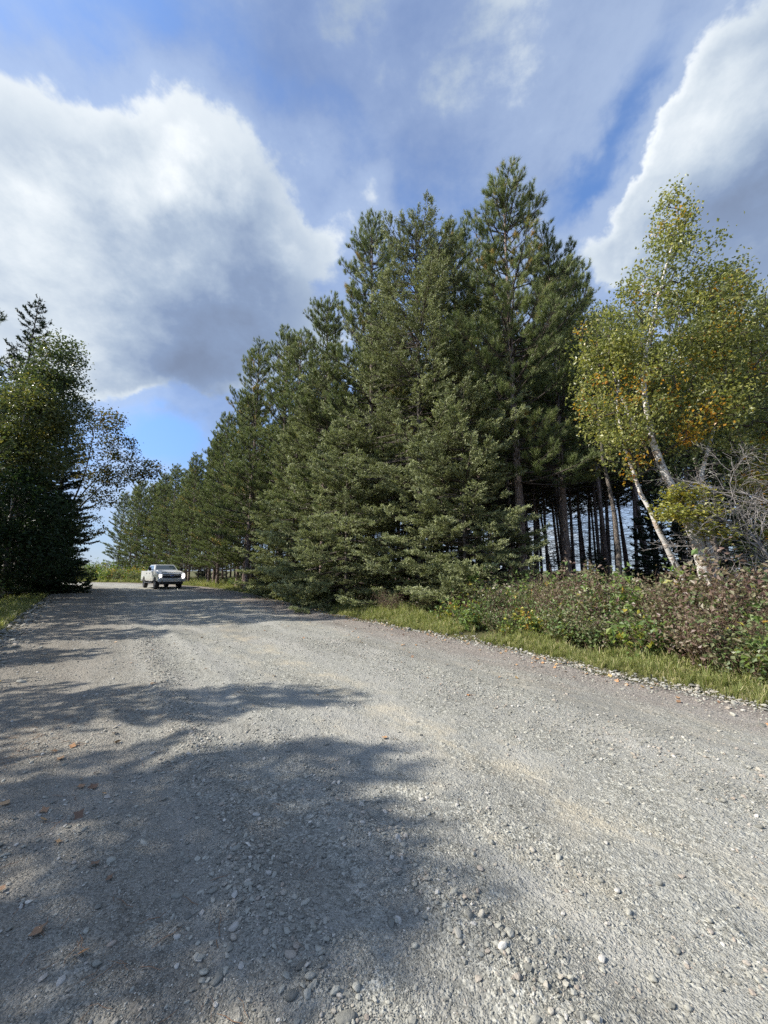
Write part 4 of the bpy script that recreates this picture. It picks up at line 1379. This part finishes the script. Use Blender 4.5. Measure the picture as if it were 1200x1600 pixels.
# ------------------------------------------------------------------ brush along the right verge
def bush_kit(seed, h=1.3, r=0.75, stems=26, leaves=900, size=0.07, tint=(0.5, 0.12), mat='shrubleaf'):
    rng = np.random.default_rng(seed)
    seg = []
    tips = []
    for i in range(stems):
        a = rng.uniform(0, 6.28)
        reach = r * rng.uniform(0.2, 1.0)
        hh = h * rng.uniform(0.55, 1.1) * (1 - 0.25 * (reach / r) ** 2)
        base = np.array([math.cos(a), math.sin(a), 0]) * reach * 0.35
        prev = base
        n = 5
        for k in range(1, n + 1):
            u = k / n
            p = base + np.array([math.cos(a), math.sin(a), 0]) * reach * 0.75 * u ** 1.5 + np.array([0, 0, hh * (u - 0.18 * u * u) * 1.15]) + rng.normal(0, 0.03, 3)
            seg.append((prev, p, 0.007 * (1.2 - u), 0.007 * (1.05 - u) + 0.0015))
            if u > 0.25:
                for _ in range(3):
                    q = p + rng.normal(0, 0.13, 3) + np.array([0, 0, 0.05])
                    seg.append((p, q, 0.003, 0.0015))
                    tips.append(q)
            prev = p
    A, B, ra, rb = map(np.array, zip(*seg))
    b = Buf()
    V, T = prisms(A, B, ra, rb, 3)
    b.add(V, T)
    tips = np.array(tips)
    ix = rng.integers(0, len(tips), leaves)
    tl = tint[0] + tint[1] * rng.normal(size=len(tips)) + 0.25 * np.array([float(vn(p[0] * 2 + seed, p[2] * 2 + p[1], 1)) for p in tips])
    P = tips[ix] + rng.normal(0, 0.075, (leaves, 3))
    V, T, ta = leafs(P, size, rng, np.clip(tl[ix] + 0.06 * rng.normal(size=leaves), 0, 1), 0.5)
    f = Buf()
    f.add(V, T, ta)
    return b.mesh('stems', M['caneshrub']), f.mesh('foliage', M[mat], False)


def put_bush(kit, label, cat, x, y, rz, sc, group, name='bush'):
    o = thing(name, label, cat, (x, y, Gz(x, y) - 0.03), rz, group, sc)
    link('stems', kit[0], o)
    link('foliage', kit[1], o)


def build_brush():
    rng = np.random.default_rng(91)
    kinds = [
        ('maroon', bush_kit(600, 1.35, 0.75, 30, 1000, 0.072, (0.22, 0.13)), 'bush with faded maroon leaves in the brush below the birch'),
        ('maroon', bush_kit(601, 1.30, 0.75, 30, 1000, 0.070, (0.38, 0.14)), 'brown-green bush in the thick of the roadside brush'),
        ('green', bush_kit(602, 1.25, 0.70, 26, 900, 0.082, (0.50, 0.12)), 'olive green bush in the roadside brush'),
        ('bright', bush_kit(603, 1.05, 0.65, 20, 700, 0.10, (0.66, 0.10)), 'bright green raspberry bush at the front of the brush'),
        ('yellow', bush_kit(604, 0.95, 0.6, 18, 560, 0.09, (0.80, 0.10)), 'yellow-green bramble low at the front of the brush'),
        ('bare', bush_kit(605, 1.1, 0.8, 46, 420, 0.05, (0.34, 0.12)), 'half-bare twiggy bush in the roadside brush'),
    ]
    spots = []
    for s in np.arange(-4.5, 10.4, 0.62):
        for j, dt in enumerate((1.15, 1.7, 2.3, 3.0, 3.8, 4.7)):
            spots.append((s + rng.normal(0, 0.16) + 0.3 * (j % 2), dt + rng.normal(0, 0.14), j))
    for s, dt, j in spots:
        if s > 7.0 and dt < 2.9:
            continue
        x, y = st2xy(s, tR(s) + dt)
        x, y = float(x), float(y)
        if y < 2.5 or abs(x) / y > 1.35 or math.hypot(x - 1.5, y - 15.8) < 3.3:
            continue
        if j == 0:
            k = rng.choice([2, 3, 4, 5, 0], p=[0.22, 0.30, 0.28, 0.12, 0.08])
        else:
            k = rng.choice([0, 1, 2, 3, 5, 4], p=[0.11, 0.19, 0.30, 0.17, 0.15, 0.08])
        sc = (0.62 if j == 0 else 0.82 if j == 1 else 0.96) * rng.uniform(0.78, 1.18) * (1.0 if s < 7 else 0.85)
        put_bush(kinds[k][1], kinds[k][2], 'bush', x, y, rng.uniform(0, 6.28), sc, 'bushes in the brush below the birch, ' + kinds[k][0] + ' kind')
    tall = bush_kit(606, 1.75, 0.32, 7, 170, 0.125, (0.66, 0.08))
    weed = bush_kit(607, 1.15, 0.5, 9, 110, 0.14, (0.72, 0.08))
    stalk = bush_kit(608, 1.5, 0.45, 12, 60, 0.05, (0.36, 0.1))
    for i, s_ in enumerate(np.arange(-3.4, 8.4, 0.78)):
        x, y = map(float, st2xy(s_ + rng.normal(0, 0.25), tR(s_) + rng.uniform(1.7, 3.6)))
        if y > 2.5 and x / y < 1.3:
            put_bush(tall, 'tall upright green sapling sticking out above the brush', 'sapling', x, y, rng.uniform(0, 6.28), rng.uniform(0.7, 1.0), 'green saplings above the brush', 'leafy_sapling')
        x, y = map(float, st2xy(s_ + rng.normal(0, 0.3), tR(s_) + rng.uniform(0.75, 1.3)))
        if y > 2.5 and x / y < 1.3:
            put_bush(weed, 'broad-leaved bright green weed between grass and brush', 'weed', x, y, rng.uniform(0, 6.28), rng.uniform(0.3, 0.75), 'broad-leaved weeds at the brush edge', 'weed')
        x, y = map(float, st2xy(s_ + rng.normal(0, 0.3), tR(s_) + rng.uniform(1.2, 3.2)))
        if y > 2.5 and x / y < 1.3:
            put_bush(stalk, 'dry brown stalks standing in the brush', 'dead stalks', x, y, rng.uniform(0, 6.28), rng.uniform(0.7, 1.05), 'dry stalks in the brush', 'dry_stalks')
    # undergrowth below the tree line further on
    for s in np.arange(9.5, 42, 1.5):
        s_ = s + rng.normal(0, 0.3)
        x, y = st2xy(s_, tR(s_) + 1.3 + rng.uniform(0, 1.2))
        k = rng.choice([1, 2, 3, 5])
        put_bush(kinds[k][1], 'small bush tucked under the conifers along the right verge', 'bush', float(x), float(y), rng.uniform(0, 6.28), rng.uniform(0.4, 0.75),
                 'small bushes under the conifers')
    # bright thicket past the bend
    n = 0
    while n < 46:
        y = rng.uniform(44, 64)
        x = (rng.uniform(95, 262) - 600) / 601 * y
        s_, t_ = xy2st(x, y)
        if not (t_ > tR(s_) + 0.8 or t_ < tL(s_) - 0.8):
            continue
        k = rng.choice([2, 3, 4, 4, 3])
        put_bush(kinds[k][1], {2: 'olive green bush', 3: 'bright green bush', 4: 'yellow-leaved bush'}[int(k)] + ' in the sunny thicket where the road bends', 'bush', float(x), float(y), rng.uniform(0, 6.28), rng.uniform(1.1, 2.3),
                 'bushes in the thicket past the bend')
        n += 1
    for i in range(16):
        s_ = rng.uniform(10, 44)
        x, y = st2xy(s_, tL(s_) - rng.uniform(1.6, 3.0))
        put_bush(kinds[2][1], 'shaded bush at the foot of the dark trees on the left', 'bush', float(x), float(y), rng.uniform(0, 6.28), rng.uniform(0.7, 1.3),
                 'bushes under the left-hand trees')
    put_bush(kinds[4][1], 'orange-yellow bush at the foot of the plantation beyond the spruces', 'bush', *map(float, st2xy(29.5, tR(29.5) + 2.3)), 1.0, 1.5, None)


build_brush()


# ------------------------------------------------------------------ trees behind and left of the camera that shade the road
def shade_trees():
    broadleaf('ash', 'slim broadleaf tree beside the left verge, leafy only near its top', 'tree', (-9.95, 0.95),
              [([(0, 0, 0), (0.1, 0, 3), (-0.05, 0.05, 5.5), (0.0, 0, 8.4)], 0.09, 0.02)],
              [((0, 0.05, 7.6), (0.95, 0.75, 0.7), 90), ((0.1, 0.2, 8.3), (0.5, 0.5, 0.5), 24), ((0, 0.1, 6.0), (0.9, 0.8, 0.9), 16)], 530,
              M['aspenleaf'], M['sprucebark'], 26, 0.09, 0.16, shell=0.2)
    place('roadside_pine', pine_lo[2], 'narrow pine beside the left verge whose shadow tip lies on the near gravel', 'pine tree', -9.3, 2.15, 0.6, scale=0.425)
    place('roadside_pine', pine_lo[0], 'small pine beside the left verge whose shadow crosses the wheel tracks', 'pine tree', -9.2, 3.9, 2.6, scale=0.40)
    place('white_spruce', spr_mid, 'small spruce on the left verge shading only the road edge', 'spruce tree', -12.0, 6.2, 4.6, scale=0.64)
    place('white_spruce', spr_mid, 'small spruce on the left verge next to the bushy pines', 'spruce tree', -12.8, 8.4, 1.6, scale=0.70)
    place('roadside_pine', pine_lo[0], 'bushy pine on the left verge just outside the dark trees', 'pine tree', -15.6, 11.0, 1.0, scale=0.66)
    place('roadside_pine', pine_lo[2], 'slim pine on the left verge between two bushier ones', 'pine tree', -17.4, 13.0, 5.0, scale=0.74)
    place('roadside_pine', pine_lo[1], 'bushy pine on the left verge next to the lower left dark tree', 'pine tree', -18.8, 14.8, 3.0, scale=0.80)
    place('roadside_pine', pine_lo[0], 'tall pine rising behind the bushy ones on the left verge', 'pine tree', -20.6, 16.6, 4.0, scale=0.92)


shade_trees()


# ------------------------------------------------------------------ pickup truck
def truck_materials():
    m, t = new_mat('white_truck_paint')
    co = t.n('ShaderNodeTexCoord').outputs['Object']
    z = t.n('ShaderNodeSeparateXYZ', {0: co}).outputs[2]
    dust = t.m('MULTIPLY', t.smooth(t.m('ADD', z, t.m('MULTIPLY', t.noise(co, 3, 4), -0.7)), 0.75, 0.1), 0.75)
    c = t.mix(dust, (0.62, 0.62, 0.60), (0.36, 0.33, 0.28))
    finish(t, t.n('ShaderNodeBsdfPrincipled', {'Base Color': c, 'Roughness': 0.28, 'Coat Weight': 0.6, 'Coat Roughness': 0.06}))
    return dict(paint=m, glass=plain('dark_window_glass', (0.03, 0.045, 0.05), 0.04, var=0.02, coat=1.0), chrome=plain('chrome', (0.78, 0.78, 0.78), 0.35, 0.7),
                black=plain('black_plastic', (0.02, 0.02, 0.022), 0.5), rubber=plain('tyre_rubber', (0.028, 0.026, 0.025), 0.9, var=0.3),
                rim=plain('alloy_rim', (0.35, 0.35, 0.36), 0.3, 1.0), lens=plain('lamp_lens', (0.8, 0.8, 0.8), 0.1, emit=((1.0, 0.97, 0.9), 0.35)),
                lamp=plain('lit_lamp', (0.9, 0.9, 0.9), 0.1, emit=((1.0, 0.97, 0.92), 30.0)), blue=plain('blue_enamel', (0.02, 0.05, 0.22), 0.25),
                plate=plain('plate_white', (0.6, 0.6, 0.58), 0.4), amber=plain('amber_lens', (0.5, 0.2, 0.03), 0.2), red=plain('red_lens', (0.35, 0.02, 0.02), 0.2))


def box_me(name, lo, hi, mat, bev=0.02, taper=None):
    import bmesh
    bm = bmesh.new()
    bmesh.ops.create_cube(bm, size=1.0)
    for v in bm.verts:
        q = [lo[i] + (v.co[i] + 0.5) * (hi[i] - lo[i]) for i in range(3)]
        if taper and v.co.z > 0:
            q[0] += taper[0] * (1 if v.co.x < 0 else -1) + taper[2]
            q[1] += taper[1] * (1 if v.co.y < 0 else -1)
        v.co = q
    if bev:
        bmesh.ops.bevel(bm, geom=list(bm.edges), offset=bev, segments=2, affect='EDGES', profile=0.6)
    me = bpy.data.meshes.new(name)
    bm.to_mesh(me)
    bm.free()
    me.materials.append(mat)
    return me


def prof_me(name, pts, y0, y1, mat, bev=0.03):
    import bmesh
    bm = bmesh.new()
    vs = [bm.verts.new((x, y0, z)) for x, z in pts]
    f = bm.faces.new(vs)
    r = bmesh.ops.extrude_face_region(bm, geom=[f])
    for v in r['geom']:
        if isinstance(v, bmesh.types.BMVert):
            v.co.y = y1
    bmesh.ops.recalc_face_normals(bm, faces=bm.faces)
    if bev:
        ed = [e for e in bm.edges if abs(e.verts[0].co.y - e.verts[1].co.y) < 1e-6]
        bmesh.ops.bevel(bm, geom=ed, offset=bev, segments=2, affect='EDGES', profile=0.6)
    bmesh.ops.triangulate(bm, faces=bm.faces)
    me = bpy.data.meshes.new(name)
    bm.to_mesh(me)
    bm.free()
    me.materials.append(mat)
    return me


def poly_me(name, quads, mat, thick=0.012):
    b = Buf()
    for q in quads:
        q = np.array(q, float)
        nn = norm(np.cross(q[1] - q[0], q[2] - q[0]))
        V = np.vstack([q, q - nn * thick])
        b.add(V, [[0, 1, 2], [0, 2, 3], [4, 6, 5], [4, 7, 6], [0, 4, 5], [0, 5, 1], [1, 5, 6], [1, 6, 2], [2, 6, 7], [2, 7, 3], [3, 7, 4], [3, 4, 0]])
    return b.mesh(name, mat, False)


def lathe(name, prof, mat, n=28):
    """profile of (radius, y) spun about the y axis"""
    p = np.array(prof, float)
    a = np.arange(n) * 2 * PI / n
    V = np.stack([p[:, 0][:, None] * np.cos(a), np.repeat(p[:, 1][:, None], n, 1), p[:, 0][:, None] * np.sin(a)], -1).reshape(-1, 3)
    m = len(p)
    i = np.arange(m - 1)[:, None] * n
    j = np.arange(n)[None, :]
    j2 = (j + 1) % n
    F = np.stack([i + j, i + j2, i + n + j2, i + n + j], -1).reshape(-1, 4)
    return tri_mesh(name, V, F, mat, None, None, True)


def build_truck(x, y, head):
    Q = truck_materials()
    o = thing('pickup_truck', 'white crew-cab pickup truck with its headlights on, coming round the bend', 'pickup truck', (x, y, Gz(x, y) + 0.012), head)

    def part(name, me, parent=None, loc=None, label=None):
        return link(name, me, parent or o, label=label, loc=loc)

    def arch(cx, r, a0, a1, n=9):
        return [(cx + r * math.cos(a), 0.46 + r * math.sin(a)) for a in np.linspace(a0, a1, n)]
    prof = [(-3.12, 0.74)] + arch(-1.95, 0.54, PI * 0.87, PI * 0.13) + arch(2.05, 0.54, PI * 0.87, PI * 0.13) + \
           [(3.05, 0.70), (3.12, 0.95), (3.10, 1.21), (2.96, 1.31), (1.38, 1.52), (1.30, 1.47), (-1.18, 1.47), (-1.18, 1.05), (-3.12, 1.05)]
    part('body', prof_me('body', prof, -1.0, 1.0, Q['paint'], 0.035))
    part('hood', prof_me('hood', [(2.99, 1.26), (2.97, 1.345), (2.7, 1.40), (1.42, 1.565), (1.40, 1.48)], -0.78, 0.78, Q['paint'], 0.03))
    # cab
    bz, tz = 1.46, 2.0
    zb = [(-1.16, -0.94, bz), (1.34, -0.94, bz), (1.34, 0.94, bz), (-1.16, 0.94, bz)]
    zt = [(-0.92, -0.74, tz), (0.58, -0.74, tz), (0.58, 0.74, tz), (-0.92, 0.74, tz)]
    import bmesh
    bm = bmesh.new()
    vb = [bm.verts.new(p) for p in zb]
    vt = [bm.verts.new(p) for p in zt]
    bm.faces.new(vb[::-1])
    bm.faces.new(vt)
    for i in range(4):
        j = (i + 1) % 4
        bm.faces.new((vb[i], vb[j], vt[j], vt[i]))
    bmesh.ops.bevel(bm, geom=list(bm.edges), offset=0.06, segments=3, affect='EDGES', profile=0.6)
    me = bpy.data.meshes.new('cab')
    bm.to_mesh(me)
    bm.free()
    me.materials.append(Q['paint'])
    part('cab', me)
    zb, zt = np.array(zb), np.array(zt)

    def pane(a, b, u0, u1, v0, v1):
        """quad on the cab side between corner a and corner b"""
        def P(u, v):
            lo_ = zb[a] * (1 - u) + zb[b] * u
            hi_ = zt[a] * (1 - u) + zt[b] * u
            return lo_ * (1 - v) + hi_ * v
        q = np.array([P(u0, v0), P(u1, v0), P(u1, v1), P(u0, v1)])
        nn = norm(np.cross(q[1] - q[0], q[2] - q[0]))
        return q + nn * 0.012
    part('windshield', poly_me('windshield', [pane(1, 2, 0.06, 0.94, 0.10, 0.90)], Q['glass']))
    part('rear_window', poly_me('rear_window', [pane(3, 0, 0.12, 0.88, 0.15, 0.85)], Q['glass']))
    for (a, b, rv) in ((0, 1, False), (2, 3, True)):
        for (u0, u1) in ((0.09, 0.46), (0.51, 0.90)):
            if rv:
                u0, u1 = 1 - u1, 1 - u0
            part('side_window', poly_me('side_window', [pane(a, b, u0, u1, 0.10, 0.86)], Q['glass']))
    for sy in (-1, 1):
        part('bed_side', box_me('bed_side', (-3.12, min(sy * 0.92, sy), 1.04), (-1.20, max(sy * 0.92, sy), 1.47), Q['paint'], 0.015))
        for (x0, x1) in ((-1.08, 0.08), (0.12, 1.28)):
            d = part('door', box_me('door', (x0, min(sy * 0.99, sy * 1.012), 0.64), (x1, max(sy * 0.99, sy * 1.012), 1.44), Q['paint'], 0.004))
            part('handle', box_me('handle', (x0 + 0.08, min(sy * 1.01, sy * 1.045), 1.24), (x0 + 0.28, max(sy * 1.01, sy * 1.045), 1.28), Q['black'], 0.008), d)
        part('running_board', box_me('running_board', (-1.25, min(sy * 0.9, sy * 1.08), 0.46), (1.45, max(sy * 0.9, sy * 1.08), 0.53), Q['black'], 0.015))
        mi = part('mirror', box_me('mirror', (1.02, min(sy * 1.10, sy * 1.30), 1.48), (1.14, max(sy * 1.10, sy * 1.30), 1.78), Q['black'], 0.03))
        part('mirror_arm', box_me('mirror_arm', (1.04, min(sy * 0.93, sy * 1.12), 1.54), (1.10, max(sy * 0.93, sy * 1.12), 1.60), Q['black'], 0.01), mi)
        # lamps
        h = part('headlight', box_me('headlight', (3.02, min(sy * 0.70, sy * 0.985), 0.97), (3.145, max(sy * 0.70, sy * 0.985), 1.22), Q['lens'], 0.03),
                 label='dazzling headlight' if sy > 0 else None)
        for k, zc in enumerate((1.02, 1.14)):
            m = lathe('bulb', [(0.0, 0.012), (0.05, 0.008), (0.065, 0.0), (0.0, -0.01)], Q['lamp'], 16)
            q = part('bulb', m, h, (3.15, sy * 0.84, zc))
            q.rotation_euler = (0, 0, -PI / 2)
            q.scale = (1.1, 1, 1) if sy > 0 else (0.5, 1, 0.5)
        part('turn_signal', box_me('turn_signal', (2.98, min(sy * 0.975, sy * 1.006), 1.0), (3.10, max(sy * 0.975, sy * 1.006), 1.24), Q['amber'], 0.008))
        part('fog_lamp', box_me('fog_lamp', (3.26, sy * 0.72 - 0.07, 0.62), (3.30, sy * 0.72 + 0.07, 0.72), Q['rim'], 0.01))
        part('tail_lamp', box_me('tail_lamp', (-3.15, sy * 0.93 - 0.06, 1.08), (-3.10, sy * 0.93 + 0.06, 1.42), Q['red'], 0.01))
        for wx in (2.05, -1.95):
            w = part('wheel', lathe('wheel', [(0.0, -0.06), (0.15, -0.06), (0.15, 0.06), (0.0, 0.06)], Q['black'], 16), None, (wx, sy * 0.84, 0.42))
            part('tyre', lathe('tyre', [(0.24, -0.13), (0.37, -0.145), (0.41, -0.125), (0.42, -0.06), (0.42, 0.06), (0.41, 0.125), (0.37, 0.145), (0.24, 0.13), (0.24, -0.13)], Q['rubber'], 32), w)
            rb = Buf()
            V = np.stack([0.245 * np.cos(np.arange(24) * PI / 12), np.zeros(24), 0.245 * np.sin(np.arange(24) * PI / 12)], -1)
            ring = np.vstack([V + [0, -0.12, 0], V * [0.9, 1, 0.9] + [0, -0.12, 0], V * [0.88, 1, 0.88] + [0, 0.12, 0], V + [0, 0.12, 0]])
            T = []
            for q_ in range(4):
                for j in range(24):
                    a_, b_ = q_ * 24 + j, q_ * 24 + (j + 1) % 24
                    c_, d_ = ((q_ + 1) % 4) * 24 + (j + 1) % 24, ((q_ + 1) % 4) * 24 + j
                    T += [[a_, b_, c_], [a_, c_, d_]]
            rb.add(ring, T)
            for k in range(8):
                an = k * PI / 4
                V, T = tube([[0.03 * math.cos(an), sy * 0.07, 0.03 * math.sin(an)], [0.225 * math.cos(an), sy * 0.09, 0.225 * math.sin(an)]], [0.03, 0.022], 5)
                rb.add(V, T)
            V, T = tube([[0, sy * 0.02, 0], [0, sy * 0.11, 0]], [0.07, 0.055], 12)
            rb.add(V, T)
            part('rim', rb.mesh('rim', Q['rim'], False), w)
    # front end
    g = part('grille', box_me('grille', (3.06, -0.70, 0.92), (3.15, 0.70, 1.22), Q['black'], 0.03))
    for k in range(4):
        zc = 0.955 + 0.07 * k
        part('bar', box_me('bar', (3.14, -0.66, zc), (3.17, 0.66, zc + (0.02 if k != 2 else 0.05)), Q['black'] if k != 2 else Q['chrome'], 0.006), g)
    e = part('emblem', lathe('emblem', [(0.0, 0.02), (0.15, 0.018), (0.17, 0.0), (0.0, -0.01)], Q['chrome'], 28), g, (3.175, 0, 1.08))
    e.rotation_euler = (0, 0, -PI / 2)
    e.scale = (1, 1, 0.45)
    e2 = part('emblem_centre', lathe('emblem_centre', [(0.0, 0.026), (0.135, 0.024), (0.14, 0.0), (0.0, -0.01)], Q['blue'], 28), g, (3.177, 0, 1.08))
    e2.rotation_euler = (0, 0, -PI / 2)
    e2.scale = (1, 1, 0.42)
    bu = part('front_bumper', box_me('front_bumper', (3.06, -1.0, 0.60), (3.27, 1.0, 0.88), Q['chrome'], 0.05))
    part('licence_plate', box_me('licence_plate', (3.27, -0.16, 0.66), (3.285, 0.16, 0.80), Q['plate'], 0.004), bu)
    part('air_dam', box_me('air_dam', (3.0, -0.86, 0.42), (3.18, 0.86, 0.60), Q['black'], 0.03))
    part('rear_bumper', box_me('rear_bumper', (-3.30, -0.95, 0.58), (-3.10, 0.95, 0.76), Q['chrome'], 0.03))
    part('tailgate', box_me('tailgate', (-3.14, -0.90, 1.04), (-3.08, 0.90, 1.46), Q['paint'], 0.015))
    part('chassis', box_me('chassis', (-2.9, -0.45, 0.42), (2.9, 0.45, 0.72), Q['black'], 0.02))
    part('axle', box_me('axle', (1.99, -0.75, 0.36), (2.11, 0.75, 0.48), Q['black'], 0.02))
    part('axle', box_me('axle', (-2.01, -0.75, 0.36), (-1.89, 0.75, 0.48), Q['black'], 0.02))


build_truck(-19.35, 34.0, math.atan2(-0.74, 0.68))


# ------------------------------------------------------------------ single stones and leaves that stand out on the gravel
def single_things():
    def stone(px, py_, size, tone, label, seed, flat=0.6, ang=0.12, rz=0.5, long=1.15):
        me = stone_mesh('pebble', seed, 3, flat, ang, M['stone1'], True)
        o = link('pebble', me, None, None, label, 'stone', None, (px, py_, float(road_z(np.array([px]), np.array([py_]))[0]) + size * flat * 0.22))
        o.scale = (size * long, size, size)
        o.rotation_euler = (0.05, 0.06, rz)
        o['tone'] = tone
    stone(0.475, 1.78, 0.040, 0.98, 'cream coloured roundish stone alone on the sunlit gravel, palest one', 900, 0.7)
    stone(-0.272, 1.664, 0.036, 0.55, 'light grey-green oval stone in the line of pebbles', 901)
    stone(-0.328, 1.60, 0.040, 0.22, 'dark grey-green round stone touching a dry needle, just below the light oval one', 902)
    stone(-0.315, 1.70, 0.030, 0.12, 'slate-blue oblong stone above the dark round one', 903, 0.5, 0.1, 0.8, 1.5)
    stone(-0.80, 2.33, 0.042, 0.52, 'lone light grey oval pebble in the shade between the tracks', 904, 0.6, 0.1, 0.7, 1.3)
    stone(-0.72, 1.76, 0.032, 0.5, 'pale round pebble near the bottom left, alone on the earth', 905)
    stone(-0.97, 2.05, 0.045, 0.42, 'grey cobble lying left of a patch of sun', 906, 0.55, 0.15, 0.4, 1.25)
    stone(-0.81, 2.07, 0.042, 0.40, 'grey cobble with a dark underside right of the pebble cluster', 907, 0.6, 0.2, 0.9, 1.2)
    stone(-1.42, 2.25, 0.045, 0.58, 'smooth pale grey cobble in the deep shade at the left', 908)
    stone(-0.13, 1.54, 0.055, 0.3, 'large flat slate-grey stone at the very bottom of the picture', 909, 0.35, 0.3, 0.3, 1.3)
    stone(0.06, 1.92, 0.028, 0.62, 'pinkish-grey pebble in the middle of the bare earth', 910)
    stone(0.62, 10.0, 0.13, 0.35, 'dark grey rock on the far edge of the gravel in front of the spruce skirt', 911, 0.7, 0.7)
    stone(3.35, 5.9, 0.07, 0.97, 'whitish stone at the edge of the grass', 912, 0.7, 0.5)
    # leaves
    def leaf(px, py_, size, col, label, seed, rz):
        rng = np.random.default_rng(seed)
        m = plain('leaf_' + str(seed), col, 0.55, var=0.25, scale=30)
        a = np.linspace(0, 2 * PI, 11)[:-1]
        r = np.array([0.6, 0.33, 0.5, 0.3, 0.46, 0.25, 0.46, 0.3, 0.5, 0.33]) * (1 + 0.1 * rng.normal(size=10))
        V = np.stack([r * np.cos(a), r * np.sin(a) * 0.75, 0.10 * rng.random(10)], -1)
        V = np.vstack([V, [[0, 0, 0.0]], V - [0, 0, 0.012], [[0, 0, -0.012]]])
        T = []
        for i in range(10):
            j = (i + 1) % 10
            T += [[i, j, 10], [11 + j, 11 + i, 21], [i, 11 + i, 11 + j], [i, 11 + j, j]]
        o = link('fallen_leaf', tri_mesh('fallen_leaf', V, np.array(T), m, None, None, False), None, None, label, 'leaf', None,
                 (px, py_, float(road_z(np.array([px]), np.array([py_]))[0]) + 0.008))
        o.scale = (size,) * 3
        o.rotation_euler = (0.1, 0.08, rz)
        V2, T2 = tube([[0.0, 0, 0], [-0.55, 0.03, 0.02], [-0.85, 0.1, 0.05]], [0.012, 0.012, 0.008], 4)
        b = Buf()
        b.add(V2, T2)
        link('stalk', b.mesh('stalk', m), o)
    leaf(-1.98, 2.06, 0.085, (0.40, 0.15, 0.04), 'rust-orange dead leaf at the left edge of the gravel', 920, 0.4)
    leaf(-3.9, 4.0, 0.13, (0.50, 0.38, 0.06), 'yellow leaf in the shade at the far left', 921, 1.2)
    leaf(-1.53, 1.74, 0.06, (0.62, 0.58, 0.40), 'cream-coloured wood chip leaf near the bottom left corner', 922, 2.2)
    leaf(1.05, 5.0, 0.085, (0.42, 0.18, 0.05), 'lone orange-brown leaf on the sunlit road below the tan streak', 923, 2.9)


single_things()
